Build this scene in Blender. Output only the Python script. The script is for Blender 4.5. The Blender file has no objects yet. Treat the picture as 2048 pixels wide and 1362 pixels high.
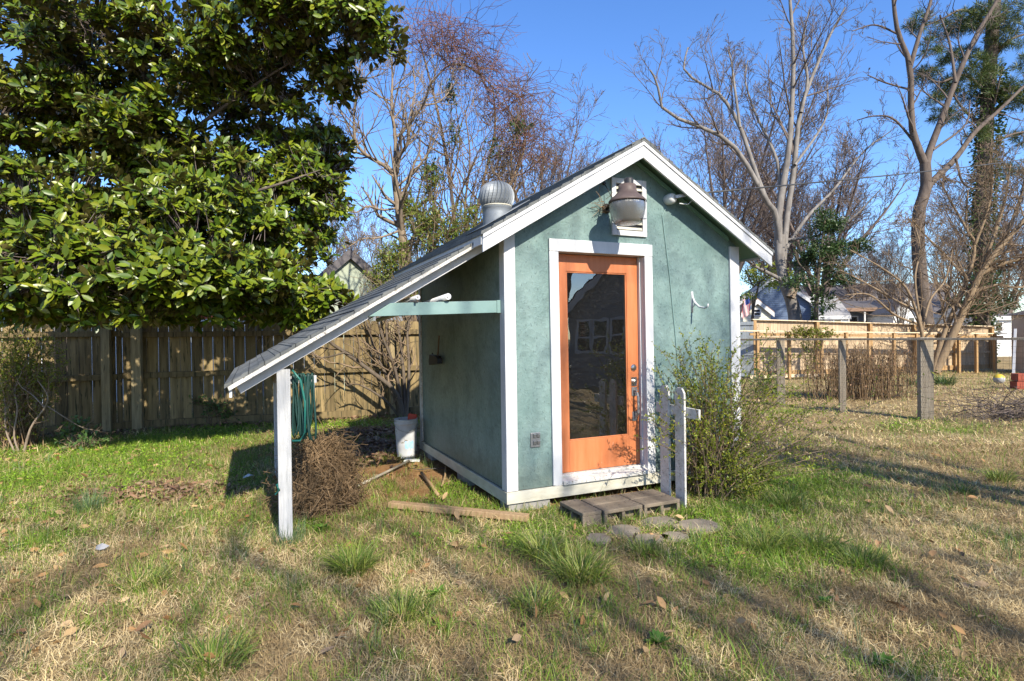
import bpy, math
import numpy as np
from mathutils import Vector

PI = math.pi
R = math.radians
rng = np.random.default_rng(7)
scene = bpy.context.scene
COL = scene.collection

# ------------------------------------------------------------------ camera frame
H, FOC, PITCH, ROLL = 1.582, 1153.46, .0075, -.0136
FW = np.array([0, math.cos(PITCH), -math.sin(PITCH)])
_u = np.array([0, math.sin(PITCH), math.cos(PITCH)])
_r = np.array([1.0, 0, 0])
RT = _r * math.cos(ROLL) + _u * math.sin(ROLL)
UP = _u * math.cos(ROLL) - _r * math.sin(ROLL)
CAM = np.array([0, 0, H])


def ray(u, v):
    return RT * (u - 1024) / FOC + UP * (681 - v) / FOC + FW


def G(u, v, z=0.0):                     # ground point seen at a photo position
    d = ray(u, v)
    return CAM + d * ((z - H) / d[2])


def D(u, v, Y):                         # point at depth Y
    d = ray(u, v)
    return CAM + d * (Y / d[1])


TH = .4224
EX = np.array([math.cos(TH), math.sin(TH), 0])
EY = np.array([-math.sin(TH), math.cos(TH), 0])
ORG = np.array([-.0505, 5.1606, 0.0])


def W(a, b, z=0.0):                     # shed coordinates -> world
    return ORG + EX * a + EY * b + np.array([0, 0, z])


SUN_EL = R(36)
SUN_H = -EY * math.cos(R(3)) + EX * math.sin(R(3))
SUN_DIR = np.array([SUN_H[0] * math.cos(SUN_EL), SUN_H[1] * math.cos(SUN_EL), math.sin(SUN_EL)])

# ------------------------------------------------------------------ mesh helpers


def np_object(name, verts, quads=None, tris=None, mat=None, parent=None, smooth=False, ngons=None):
    me = bpy.data.meshes.new(name)
    verts = np.asarray(verts, dtype=np.float32).reshape(-1, 3)
    q = np.zeros((0, 4), np.int32) if quads is None else np.asarray(quads, np.int32).reshape(-1, 4)
    t = np.zeros((0, 3), np.int32) if tris is None else np.asarray(tris, np.int32).reshape(-1, 3)
    me.vertices.add(len(verts))
    me.vertices.foreach_set('co', verts.ravel())
    nl = q.size + t.size
    me.loops.add(nl)
    me.loops.foreach_set('vertex_index', np.concatenate([q.ravel(), t.ravel()]))
    me.polygons.add(len(q) + len(t))
    st = np.concatenate([np.arange(len(q)) * 4, q.size + np.arange(len(t)) * 3]).astype(np.int32)
    tot = np.concatenate([np.full(len(q), 4), np.full(len(t), 3)]).astype(np.int32)
    me.polygons.foreach_set('loop_start', st)
    me.polygons.foreach_set('loop_total', tot)
    if smooth:
        me.polygons.foreach_set('use_smooth', np.ones(len(q) + len(t), bool))
    me.update(calc_edges=True)
    if mat:
        me.materials.append(mat)
    o = bpy.data.objects.new(name, me)
    COL.objects.link(o)
    if parent:
        o.parent = parent
    return o


class MB:
    """collects shapes for one mesh object"""

    def __init__(self):
        self.v, self.f, self.n = [], [], 0

    def add(self, verts, faces):
        self.v += [tuple(map(float, p)) for p in verts]
        self.f += [tuple(i + self.n for i in f) for f in faces]
        self.n += len(verts)
        return self

    def box(self, x0, x1, y0, y1, z0, z1):
        v = [(x0, y0, z0), (x1, y0, z0), (x1, y1, z0), (x0, y1, z0), (x0, y0, z1), (x1, y0, z1), (x1, y1, z1), (x0, y1, z1)]
        return self.add(v, [(0, 3, 2, 1), (4, 5, 6, 7), (0, 1, 5, 4), (1, 2, 6, 5), (2, 3, 7, 6), (3, 0, 4, 7)])

    def bar(self, p0, p1, w, h, up=(0, 0, 1)):
        p0, p1 = np.array(p0, float), np.array(p1, float)
        d = (p1 - p0) / np.linalg.norm(p1 - p0)
        s = np.cross(d, up)
        if np.linalg.norm(s) < 1e-4:
            s = np.cross(d, (0, 1, 0))
        s /= np.linalg.norm(s)
        u = np.cross(s, d)
        v = []
        for p in (p0, p1):
            for a, b in ((-1, -1), (1, -1), (1, 1), (-1, 1)):
                v.append(p + s * a * w / 2 + u * b * h / 2)
        return self.add(v, [(3, 2, 1, 0), (4, 5, 6, 7), (0, 1, 5, 4), (1, 2, 6, 5), (2, 3, 7, 6), (3, 0, 4, 7)])

    def prism_xz(self, poly, y0, y1):            # polygon in (x, z), extruded along y
        n = len(poly)
        v = [(p[0], y0, p[1]) for p in poly] + [(p[0], y1, p[1]) for p in poly]
        f = [tuple(range(n)), tuple(range(2 * n - 1, n - 1, -1))]
        f += [(i, i + n, (i + 1) % n + n, (i + 1) % n) for i in range(n)]
        return self.add(v, f)

    def prism_yz(self, poly, x0, x1):
        n = len(poly)
        v = [(x0, p[0], p[1]) for p in poly] + [(x1, p[0], p[1]) for p in poly]
        f = [tuple(range(n - 1, -1, -1)), tuple(range(n, 2 * n))]
        f += [(i, (i + 1) % n, (i + 1) % n + n, i + n) for i in range(n)]
        return self.add(v, f)

    def prism_xy(self, poly, z0, z1):
        n = len(poly)
        v = [(p[0], p[1], z0) for p in poly] + [(p[0], p[1], z1) for p in poly]
        f = [tuple(range(n - 1, -1, -1)), tuple(range(n, 2 * n))]
        f += [(i, (i + 1) % n, (i + 1) % n + n, i + n) for i in range(n)]
        return self.add(v, f)

    def tube(self, pts, radii, n=8):
        pts = [np.array(p, float) for p in pts]
        if np.isscalar(radii):
            radii = [radii] * len(pts)
        v, f = [], []
        ref = np.array([0.31, 0.17, 0.93])
        for i, p in enumerate(pts):
            d = pts[min(i + 1, len(pts) - 1)] - pts[max(i - 1, 0)]
            d /= np.linalg.norm(d) + 1e-9
            r_ = ref if abs(d @ ref) < .95 else np.array([1.0, 0, 0])
            s = np.cross(d, r_); s /= np.linalg.norm(s)
            u = np.cross(s, d)
            for k in range(n):
                a = 2 * PI * k / n
                v.append(p + radii[i] * (s * math.cos(a) + u * math.sin(a)))
        for i in range(len(pts) - 1):
            for k in range(n):
                f.append((i * n + k, i * n + (k + 1) % n, (i + 1) * n + (k + 1) % n, (i + 1) * n + k))
        f.append(tuple(range(n - 1, -1, -1)))
        f.append(tuple(range((len(pts) - 1) * n, len(pts) * n)))
        return self.add(v, f)

    def lathe(self, prof, c, n=28, axis='z'):     # prof: (radius, height)
        v, f = [], []
        for r, h in prof:
            for k in range(n):
                a = 2 * PI * k / n
                if axis == 'z':
                    v.append((c[0] + r * math.cos(a), c[1] + r * math.sin(a), c[2] + h))
                else:
                    v.append((c[0] + r * math.cos(a), c[1] + h, c[2] + r * math.sin(a)))
        for i in range(len(prof) - 1):
            for k in range(n):
                q = (i * n + k, i * n + (k + 1) % n, (i + 1) * n + (k + 1) % n, (i + 1) * n + k)
                f.append(q if axis == 'z' else q[::-1])
        return self.add(v, f)

    def build(self, name, mat=None, parent=None, smooth=False, bevel=0.0, deform=None):
        me = bpy.data.meshes.new(name)
        v = self.v if deform is None else [deform(*p) for p in self.v]
        me.from_pydata(v, [], self.f)
        if smooth:
            for p in me.polygons:
                p.use_smooth = True
        me.update()
        if mat:
            me.materials.append(mat)
        o = bpy.data.objects.new(name, me)
        COL.objects.link(o)
        if parent:
            o.parent = parent
        if bevel:
            m = o.modifiers.new('Bevel', 'BEVEL')
            m.width = bevel; m.segments = 2; m.limit_method = 'ANGLE'; m.angle_limit = R(40)
        return o


def tag(o, label=None, cat=None, group=None, kind=None):
    if label: o['label'] = label
    if cat: o['category'] = cat
    if group: o['group'] = group
    if kind: o['kind'] = kind
    return o


def thing(name, label, cat, loc=(0, 0, 0), rz=0.0, group=None):
    o = bpy.data.objects.new(name, None)
    o.empty_display_size = .2
    COL.objects.link(o)
    o.location = loc
    o.rotation_euler = (0, 0, rz)
    return tag(o, label, cat, group)


def copy_tree(o, parent=None):
    c = o.copy(); COL.objects.link(c)
    if parent: c.parent = parent
    for ch in list(o.children):
        copy_tree(ch, c)
    return c


# ------------------------------------------------------------------ numeric noise
_tab = np.random.default_rng(3).random((256, 256))


def vnoise(x, y, s=1.0, o=0):
    x = np.asarray(x) * s + 37.3 * o; y = np.asarray(y) * s - 19.1 * o
    xi, yi = np.floor(x).astype(int), np.floor(y).astype(int)
    fx, fy = x - xi, y - yi
    fx = fx * fx * (3 - 2 * fx); fy = fy * fy * (3 - 2 * fy)
    g = lambda i, j: _tab[i & 255, j & 255]
    return (g(xi, yi) * (1 - fx) + g(xi + 1, yi) * fx) * (1 - fy) + (g(xi, yi + 1) * (1 - fx) + g(xi + 1, yi + 1) * fx) * fy


def fbm(x, y, s=1.0, o=0):
    return .55 * vnoise(x, y, s, o) + .3 * vnoise(x, y, s * 2.1, o + 1) + .15 * vnoise(x, y, s * 4.3, o + 2)


# ------------------------------------------------------------------ materials
def new_mat(name):
    m = bpy.data.materials.new(name)
    m.use_nodes = True
    nt = m.node_tree
    for n in list(nt.nodes):
        nt.nodes.remove(n)
    out = nt.nodes.new('ShaderNodeOutputMaterial')
    b = nt.nodes.new('ShaderNodeBsdfPrincipled')
    nt.links.new(b.outputs[0], out.inputs[0])
    return m, nt, b, out


def ramp(nt, stops, interp='LINEAR'):
    n = nt.nodes.new('ShaderNodeValToRGB')
    cr = n.color_ramp
    cr.interpolation = interp
    while len(cr.elements) < len(stops):
        cr.elements.new(.5)
    for e, (p, c) in zip(cr.elements, stops):
        e.position = p
        e.color = (*c, 1) if len(c) == 3 else c
    return n


def coords(nt, scale=(1, 1, 1), src='Object'):
    tc = nt.nodes.new('ShaderNodeTexCoord')
    mp = nt.nodes.new('ShaderNodeMapping')
    mp.inputs['Scale'].default_value = scale
    nt.links.new(tc.outputs[src], mp.inputs[0])
    return mp.outputs[0]


def noise(nt, vec, scale, detail=4, rough=.55):
    n = nt.nodes.new('ShaderNodeTexNoise')
    n.inputs['Scale'].default_value = scale
    n.inputs['Detail'].default_value = detail
    n.inputs['Roughness'].default_value = rough
    nt.links.new(vec, n.inputs['Vector'])
    return n.outputs['Fac']


def mixc(nt, fac, a, b, blend='MIX'):
    n = nt.nodes.new('ShaderNodeMix')
    n.data_type = 'RGBA'; n.blend_type = blend
    for sock, val in ((n.inputs[0], fac), (n.inputs[6], a), (n.inputs[7], b)):
        if isinstance(val, (int, float)): sock.default_value = val
        elif isinstance(val, tuple): sock.default_value = (*val, 1)
        else: nt.links.new(val, sock)
    return n.outputs[2]


def bump(nt, b, h, strength=.3, dist=.01):
    n = nt.nodes.new('ShaderNodeBump')
    n.inputs['Strength'].default_value = strength
    n.inputs['Distance'].default_value = dist
    nt.links.new(h, n.inputs['Height'])
    nt.links.new(n.outputs[0], b.inputs['Normal'])


def pmat(name, c1, c2, scale=6, rough=.6, stretch=(1, 1, 1), bmp=.2, bscale=None, spec=.3, metallic=0.0, fleck=None, island=0.0):
    """two-tone noise paint / wood / stone; fleck = (colour, scale, threshold)"""
    m, nt, b, out = new_mat(name)
    vec = coords(nt, stretch)
    f = noise(nt, vec, scale, 6, .6)
    rp = ramp(nt, [(.3, c1), (.7, c2)])
    nt.links.new(f, rp.inputs[0])
    c = rp.outputs[0]
    if fleck:
        ff = noise(nt, vec, fleck[1], 3, .7)
        fr = ramp(nt, [(fleck[2], (0, 0, 0)), (fleck[2] + .04, (1, 1, 1))])
        nt.links.new(ff, fr.inputs[0])
        c = mixc(nt, fr.outputs[0], c, fleck[0])
    if island:
        ge = nt.nodes.new('ShaderNodeNewGeometry')
        hs = nt.nodes.new('ShaderNodeHueSaturation')
        mr = nt.nodes.new('ShaderNodeMapRange')
        mr.inputs[3].default_value = 1 - island; mr.inputs[4].default_value = 1 + island
        nt.links.new(ge.outputs['Random Per Island'], mr.inputs[0])
        nt.links.new(mr.outputs[0], hs.inputs['Value'])
        nt.links.new(c, hs.inputs['Color'])
        c = hs.outputs[0]
    nt.links.new(c, b.inputs['Base Color'])
    b.inputs['Roughness'].default_value = rough
    b.inputs['Specular IOR Level'].default_value = spec
    b.inputs['Metallic'].default_value = metallic
    if bmp:
        bump(nt, b, noise(nt, vec, bscale or scale * 4, 5, .65), bmp, .006)
    return m


def leafmat(name, cols, rough=.45, trans=.25, back=None, spec=.4):
    """foliage: colour differs from leaf to leaf; back = colour of the underside"""
    m, nt, b, out = new_mat(name)
    ge = nt.nodes.new('ShaderNodeNewGeometry')
    n = len(cols)
    rp = ramp(nt, [(i / max(n - 1, 1), c) for i, c in enumerate(cols)])
    nt.links.new(ge.outputs['Random Per Island'], rp.inputs[0])
    c = rp.outputs[0]
    if back:
        c = mixc(nt, ge.outputs['Backfacing'], c, back)
    nt.links.new(c, b.inputs['Base Color'])
    b.inputs['Roughness'].default_value = rough
    b.inputs['Specular IOR Level'].default_value = spec
    if trans:
        t = nt.nodes.new('ShaderNodeBsdfTranslucent')
        nt.links.new(c, t.inputs[0])
        mx = nt.nodes.new('ShaderNodeMixShader')
        mx.inputs[0].default_value = trans
        nt.links.new(b.outputs[0], mx.inputs[1]); nt.links.new(t.outputs[0], mx.inputs[2])
        nt.links.new(mx.outputs[0], out.inputs[0])
    return m


# siding: strand board painted green
def siding_mat(name, ca, cb, dark):
    m, nt, b, out = new_mat(name)
    vec = coords(nt)
    big = noise(nt, vec, 1.7, 5, .6)
    rp = ramp(nt, [(.38, ca), (.62, cb)]); nt.links.new(big, rp.inputs[0])
    vo = nt.nodes.new('ShaderNodeTexVoronoi'); vo.inputs['Scale'].default_value = 26
    nz = nt.nodes.new('ShaderNodeTexNoise'); nz.inputs['Scale'].default_value = 9
    nt.links.new(vec, nz.inputs['Vector'])
    add = nt.nodes.new('ShaderNodeMix'); add.data_type = 'VECTOR'; add.inputs[0].default_value = .25
    nt.links.new(vec, add.inputs[4]); nt.links.new(nz.outputs['Color'], add.inputs[5])
    nt.links.new(add.outputs[1], vo.inputs['Vector'])
    fl = noise(nt, coords(nt, (1, 1, .45)), 55, 2, .6)
    fr = ramp(nt, [(.60, (0, 0, 0)), (.68, (.7, .7, .7))]); nt.links.new(fl, fr.inputs[0])
    c = mixc(nt, fr.outputs[0], rp.outputs[0], dark)
    st = noise(nt, vec, 4.5, 6, .7)
    sr = ramp(nt, [(.50, (0, 0, 0)), (.72, (.6, .6, .6))]); nt.links.new(st, sr.inputs[0])
    c = mixc(nt, sr.outputs[0], c, dark)
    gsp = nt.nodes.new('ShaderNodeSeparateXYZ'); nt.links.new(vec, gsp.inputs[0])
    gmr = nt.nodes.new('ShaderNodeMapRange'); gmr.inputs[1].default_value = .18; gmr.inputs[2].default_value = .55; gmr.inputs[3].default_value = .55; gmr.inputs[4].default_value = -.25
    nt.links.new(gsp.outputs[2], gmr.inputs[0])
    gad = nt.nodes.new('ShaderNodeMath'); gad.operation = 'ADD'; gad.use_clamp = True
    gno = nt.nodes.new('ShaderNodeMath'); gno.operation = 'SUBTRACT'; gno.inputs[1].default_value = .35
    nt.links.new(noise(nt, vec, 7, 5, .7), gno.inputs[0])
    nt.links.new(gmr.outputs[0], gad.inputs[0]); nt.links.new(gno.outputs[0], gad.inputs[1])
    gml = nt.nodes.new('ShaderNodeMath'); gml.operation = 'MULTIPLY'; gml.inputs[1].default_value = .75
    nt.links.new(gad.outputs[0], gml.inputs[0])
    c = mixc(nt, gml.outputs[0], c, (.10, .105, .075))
    vr = ramp(nt, [(0, (.86, .86, .86)), (1, (1.08, 1.08, 1.08))])
    nt.links.new(vo.outputs['Color'], vr.inputs[0])
    c = mixc(nt, 1.0, c, vr.outputs[0], 'MULTIPLY')
    nt.links.new(c, b.inputs['Base Color'])
    b.inputs['Roughness'].default_value = .5
    b.inputs['Specular IOR Level'].default_value = .35
    mh = nt.nodes.new('ShaderNodeMath'); mh.operation = 'ADD'
    nt.links.new(vo.outputs['Distance'], mh.inputs[0])
    nt.links.new(noise(nt, vec, 60, 4, .7), mh.inputs[1])
    bump(nt, b, mh.outputs[0], .35, .006)
    return m


M = {}
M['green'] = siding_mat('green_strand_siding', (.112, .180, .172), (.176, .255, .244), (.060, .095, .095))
M['greenbounce'] = siding_mat('green_siding_painted_bounce', (.16, .23, .205), (.215, .29, .26), (.06, .09, .08))  # same siding, paler: bounced light on the sunless walls put into the colour
M['greenpaint'] = pmat('green_trim_paint', (.135, .225, .215), (.18, .275, .265), 5, .5, (1, 1, 1), .1)
M['soffit'] = pmat('green_soffit_paint', (.15, .28, .22), (.19, .33, .265), 4, .6)
M['white'] = pmat('white_house_paint', (.46, .47, .485), (.58, .585, .59), 5, .5, (2, 2, .5), .12, 20, fleck=((.42, .40, .37), 38, .68))
M['postwhite'] = pmat('weathered_white_post_paint', (.31, .315, .32), (.46, .465, .47), 12, .6, (6, 6, .5), .3, 30, fleck=((.30, .29, .27), 26, .66))
M['wornwhite'] = pmat('worn_white_paint', (.42, .40, .36), (.62, .61, .58), 9, .6, (2, 2, 2), .3, 24, fleck=((.22, .19, .15), 22, .60))
M['skirt'] = pmat('cream_skirt_paint', (.38, .36, .28), (.54, .52, .44), 5, .6, (1, 1, 3), .2, fleck=((.25, .22, .17), 18, .68))
M['orange'] = pmat('orange_door_paint', (.42, .13, .045), (.51, .18, .075), 4, .45, (5, 5, .5), .15, 40, fleck=((.50, .30, .20), 15, .72), spec=.4)
M['hood'] = pmat('brown_lamp_paint', (.07, .05, .045), (.11, .082, .073), 8, .55)
M['black'] = pmat('black_plastic', (.015, .015, .017), (.03, .03, .032), 8, .5)
M['greymetal'] = pmat('grey_cast_metal', (.25, .255, .26), (.36, .365, .37), 14, .42, metallic=.75)
M['greyscrap'] = pmat('grey_scrap', (.20, .20, .205), (.32, .32, .325), 9, .7)
M['galv'] = pmat('galvanised_steel', (.15, .17, .19), (.24, .26, .28), 7, .55, metallic=.35, bmp=.05)
M['chrome'] = pmat('door_hardware_nickel', (.50, .48, .44), (.62, .60, .57), 12, .28, metallic=1.0, bmp=0)
M['concrete'] = pmat('concrete_block', (.20, .19, .175), (.34, .325, .30), 9, .9, (1, 1, 1), .6, 90, fleck=((.12, .115, .105), 40, .62))
M['oldconcrete'] = pmat('dark_weathered_concrete', (.115, .092, .066), (.235, .192, .142), 6, .9, (1, 1, 1), .6, 90, fleck=((.05, .05, .045), 24, .60))
M['stone'] = pmat('flagstone', (.17, .142, .108), (.30, .255, .195), 7, .85, (1, 1, 1), .6, 40, fleck=((.08, .08, .06), 14, .62))
M['lumber'] = pmat('old_brown_lumber', (.24, .155, .08), (.40, .275, .155), 6, .75, (8, 8, 1), .4, 20)
M['oldfence'] = pmat('weathered_algae_fence_wood', (.085, .062, .028), (.255, .188, .088), 3.0, .8, (5, 5, .35), .5, 16, fleck=((.05, .045, .022), 5, .58), island=.32)
M['cedar'] = pmat('new_cedar_boards', (.33, .245, .155), (.52, .40, .265), 4, .7, (6, 6, .5), .3, 16, island=.14)
M['cedarpost'] = pmat('orange_cedar_post', (.25, .15, .065), (.40, .255, .12), 4, .7, (6, 6, .6), .3, 16)
M['cedarcap'] = pmat('pale_cedar_cap', (.62, .48, .30), (.74, .60, .42), 4, .7, (2, 2, 2), .3)
M['oldpost'] = pmat('weathered_fence_post_wood', (.17, .135, .07), (.34, .27, .15), 4, .8, (6, 6, .5), .5, 16, fleck=((.08, .065, .035), 6, .62))
M['greywood'] = pmat('grey_weathered_post_wood', (.20, .165, .12), (.37, .315, .24), 4, .8, (9, 9, .5), .5, 18, fleck=((.11, .09, .06), 9, .64))
M['greyboard'] = pmat('grey_painted_boards', (.22, .25, .27), (.30, .33, .35), 4, .7, (5, 5, .5), .2, island=.08)
M['wire'] = pmat('dark_fence_wire', (.05, .05, .05), (.09, .088, .08), 10, .5, bmp=0)
M['cable'] = pmat('grey_service_cable', (.04, .04, .042), (.07, .07, .072), 10, .6, bmp=0)
M['bucket'] = pmat('white_bucket_plastic', (.36, .375, .39), (.60, .61, .62), 5, .5, bmp=.05, fleck=((.22, .20, .17), 9, .62))
M['bluelabel'] = pmat('faded_blue_label', (.22, .42, .68), (.42, .58, .74), 16, .6, bmp=0)
M['red'] = pmat('red_plastic', (.45, .04, .02), (.55, .07, .03), 6, .45, bmp=0)
M['hose'] = pmat('teal_hose_rubber', (.012, .10, .085), (.02, .155, .125), 9, .4, bmp=0, spec=.5)
M['hosedark'] = pmat('dark_green_hose_rubber', (.008, .034, .03), (.013, .052, .046), 9, .5, bmp=0)
M['pipe'] = pmat('pale_grey_pipe_plastic', (.50, .52, .54), (.62, .63, .65), 9, .4, bmp=0)
M['greystick'] = pmat('grey_handle_wood', (.26, .235, .19), (.38, .35, .29), 10, .7, (4, 4, 4))
M['vinyl'] = pmat('dusty_pale_plastic', (.48, .50, .50), (.60, .61, .60), 9, .5)
M['tanmetal'] = pmat('tan_shed_panel', (.40, .33, .27), (.50, .42, .35), 3, .6)
M['darkroof'] = pmat('dark_roofing', (.075, .07, .075), (.13, .12, .125), 8, .85, bmp=.4)
M['greyroof'] = pmat('grey_roofing', (.20, .20, .21), (.30, .295, .30), 8, .85, bmp=.3)
M['brownroof'] = pmat('brown_roofing', (.19, .12, .085), (.27, .18, .13), 8, .85, bmp=.3)
M['brick'] = pmat('red_brick', (.24, .075, .045), (.34, .13, .08), 14, .85, bmp=.3)
M['redtrim'] = pmat('red_orange_trim_paint', (.22, .045, .028), (.32, .08, .045), 8, .75)
M['ball'] = pmat('yellow_plastic', (.50, .36, .03), (.62, .46, .06), 3, .4, bmp=0)
M['paleball'] = pmat('pale_plastic', (.26, .28, .29), (.40, .41, .42), 3, .4, bmp=0)


def lap_mat(name, c, lap=.15, dark=.55):
    """lapped siding: a groove every lap metres up the wall"""
    m, nt, b, out = new_mat(name)
    tc = nt.nodes.new('ShaderNodeTexCoord')
    sp = nt.nodes.new('ShaderNodeSeparateXYZ'); nt.links.new(tc.outputs['Object'], sp.inputs[0])
    mu = nt.nodes.new('ShaderNodeMath'); mu.operation = 'MULTIPLY'; mu.inputs[1].default_value = 1 / lap
    nt.links.new(sp.outputs[2], mu.inputs[0])
    fr = nt.nodes.new('ShaderNodeMath'); fr.operation = 'FRACT'; nt.links.new(mu.outputs[0], fr.inputs[0])
    rp = ramp(nt, [(0, tuple(x * dark for x in c)), (.14, c), (1, c)])
    nt.links.new(fr.outputs[0], rp.inputs[0])
    nz = noise(nt, coords(nt), 3, 4)
    nr = ramp(nt, [(.3, (.88, .88, .88)), (.7, (1.05, 1.05, 1.05))]); nt.links.new(nz, nr.inputs[0])
    nt.links.new(mixc(nt, 1.0, rp.outputs[0], nr.outputs[0], 'MULTIPLY'), b.inputs['Base Color'])
    b.inputs['Roughness'].default_value = .6
    iv = nt.nodes.new('ShaderNodeMath'); iv.operation = 'SUBTRACT'; iv.inputs[0].default_value = 1
    nt.links.new(fr.outputs[0], iv.inputs[1])
    bump(nt, b, iv.outputs[0], .5, .02)
    return m


M['lapblue'] = lap_mat('blue_lap_siding', (.085, .13, .22))
M['lapcream'] = lap_mat('cream_lap_siding', (.62, .60, .50))
M['lapwhite'] = lap_mat('white_lap_siding', (.72, .73, .73))
M['lapgrey'] = lap_mat('grey_lap_siding', (.42, .46, .48))
M['lapslate'] = lap_mat('slate_lap_siding', (.16, .185, .22))
M['laptaupe'] = lap_mat('taupe_lap_siding', (.24, .235, .235))
M['palegreen'] = pmat('pale_green_stucco', (.27, .31, .24), (.35, .39, .31), 3, .8)


def shingle_mat(name, c1, c2, vec_from):
    m, nt, b, out = new_mat(name)
    tc = nt.nodes.new('ShaderNodeTexCoord')
    sp = nt.nodes.new('ShaderNodeSeparateXYZ'); nt.links.new(tc.outputs['Object'], sp.inputs[0])
    cb = nt.nodes.new('ShaderNodeCombineXYZ')
    mu = nt.nodes.new('ShaderNodeMath'); mu.operation = 'MULTIPLY'; mu.inputs[1].default_value = 1.148
    nt.links.new(sp.outputs[0], mu.inputs[0])
    nt.links.new(sp.outputs[1], cb.inputs[0]); nt.links.new(mu.outputs[0], cb.inputs[1])
    br = nt.nodes.new('ShaderNodeTexBrick')
    br.inputs['Scale'].default_value = 1.0
    br.inputs['Brick Width'].default_value = .305
    br.inputs['Row Height'].default_value = .127
    br.inputs['Mortar Size'].default_value = .004
    br.inputs['Mortar Smooth'].default_value = .2
    br.inputs['Bias'].default_value = 0
    br.inputs['Color1'].default_value = (*c1, 1); br.inputs['Color2'].default_value = (*c2, 1)
    br.inputs['Mortar'].default_value = (c1[0] * .3, c1[1] * .3, c1[2] * .3, 1)
    nt.links.new(cb.outputs[0], br.inputs['Vector'])
    nz = noise(nt, coords(nt, (1, .25, 1)), 9, 6, .7)
    nr = ramp(nt, [(.3, (.72, .72, .72)), (.7, (1.15, 1.15, 1.15))]); nt.links.new(nz, nr.inputs[0])
    nt.links.new(mixc(nt, 1.0, br.outputs[0], nr.outputs[0], 'MULTIPLY'), b.inputs['Base Color'])
    b.inputs['Roughness'].default_value = .9
    b.inputs['Specular IOR Level'].default_value = .2
    mh = nt.nodes.new('ShaderNodeMath'); mh.operation = 'MULTIPLY_ADD'; mh.inputs[1].default_value = -1.5
    nt.links.new(br.outputs['Fac'], mh.inputs[0]); nt.links.new(noise(nt, coords(nt), 160, 3), mh.inputs[2])
    bump(nt, b, mh.outputs[0], .5, .006)
    return m


M['shingle'] = shingle_mat('grey_asphalt_shingles', (.115, .122, .120), (.165, .172, .168), None)


def glass_mat(name, tint=(.8, .85, .85), refl=1.0):
    m = bpy.data.materials.new(name); m.use_nodes = True
    nt = m.node_tree
    for n in list(nt.nodes): nt.nodes.remove(n)
    out = nt.nodes.new('ShaderNodeOutputMaterial')
    fr = nt.nodes.new('ShaderNodeFresnel'); fr.inputs[0].default_value = 2.7
    tr = nt.nodes.new('ShaderNodeBsdfTransparent'); tr.inputs[0].default_value = (*tint, 1)
    gl = nt.nodes.new('ShaderNodeBsdfGlossy'); gl.inputs['Roughness'].default_value = .012
    df = nt.nodes.new('ShaderNodeBsdfDiffuse'); df.inputs[0].default_value = (.34, .33, .30, 1)
    mx = nt.nodes.new('ShaderNodeMixShader')
    nt.links.new(fr.outputs[0], mx.inputs[0]); nt.links.new(tr.outputs[0], mx.inputs[1]); nt.links.new(gl.outputs[0], mx.inputs[2])
    wz = nt.nodes.new('ShaderNodeBump'); wz.inputs['Strength'].default_value = .05; wz.inputs['Distance'].default_value = .02
    nt.links.new(noise(nt, coords(nt), 3.5, 2), wz.inputs['Height']); nt.links.new(wz.outputs[0], gl.inputs['Normal'])
    # dust specks
    d1 = noise(nt, coords(nt), 70, 4, .75)
    r1 = ramp(nt, [(.50, (.012, .012, .012)), (.68, (.05, .05, .05)), (.78, (.5, .5, .5))]); nt.links.new(d1, r1.inputs[0])
    m2 = nt.nodes.new('ShaderNodeMixShader')
    nt.links.new(r1.outputs[0], m2.inputs[0]); nt.links.new(mx.outputs[0], m2.inputs[1]); nt.links.new(df.outputs[0], m2.inputs[2])
    nt.links.new(m2.outputs[0], out.inputs[0])
    return m


M['glass'] = glass_mat('dusty_door_glass')
m, nt, b, out = new_mat('frosted_lamp_lens')
b.inputs['Base Color'].default_value = (.15, .147, .135, 1); b.inputs['Roughness'].default_value = .22
b.inputs['Transmission Weight'].default_value = .35; b.inputs['Subsurface Weight'].default_value = 0
wv = nt.nodes.new('ShaderNodeTexNoise'); wv.inputs['Scale'].default_value = 60
nt.links.new(coords(nt, (6, 6, .3)), wv.inputs[0]); bump(nt, b, wv.outputs[0], .4, .01)
M['lens'] = m
m, nt, b, out = new_mat('dark_window_glass')
b.inputs['Base Color'].default_value = (.02, .025, .03, 1); b.inputs['Roughness'].default_value = .05; b.inputs['Specular IOR Level'].default_value = .8
M['winglass'] = m


def bark_mat(name, c1, c2, scale=9, stretch=(3, 3, .6), island=.0, fleck=None):
    return pmat(name, c1, c2, scale, .85, stretch, .6, scale * 3, .15, fleck=fleck, island=island)


M['greybark'] = bark_mat('pale_grey_bark', (.12, .108, .098), (.25, .23, .21), 3, (2, 2, .6), fleck=((.13, .12, .11), 3.5, .62))
M['brownbark'] = bark_mat('brown_grey_bark', (.07, .055, .048), (.15, .12, .10), 3, (3, 3, .7))
M['darkbark'] = bark_mat('dark_bark', (.07, .055, .042), (.15, .12, .09), 6)
M['figbark'] = bark_mat('pale_fig_bark', (.15, .115, .085), (.27, .215, .16), 9, (2, 2, .7))
M['tanbark'] = bark_mat('tan_smooth_bark', (.16, .115, .07), (.27, .20, .13), 5, (3, 3, .5))
M['redtwig'] = bark_mat('red_brown_vine_bark', (.13, .065, .05), (.21, .11, .085), 9, island=.3)
M['twig'] = bark_mat('grey_twig_bark', (.085, .068, .06), (.16, .13, .115), 9, island=.3)
M['fartwig'] = bark_mat('far_grey_twig_bark', (.11, .085, .078), (.18, .145, .13), 2, island=.3)
M['tantwig'] = bark_mat('tan_twig_bark', (.14, .10, .065), (.23, .17, .115), 9, island=.3)
M['dryvine'] = bark_mat('dry_brown_vine', (.12, .078, .042), (.26, .18, .105), 9, island=.4)

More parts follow.
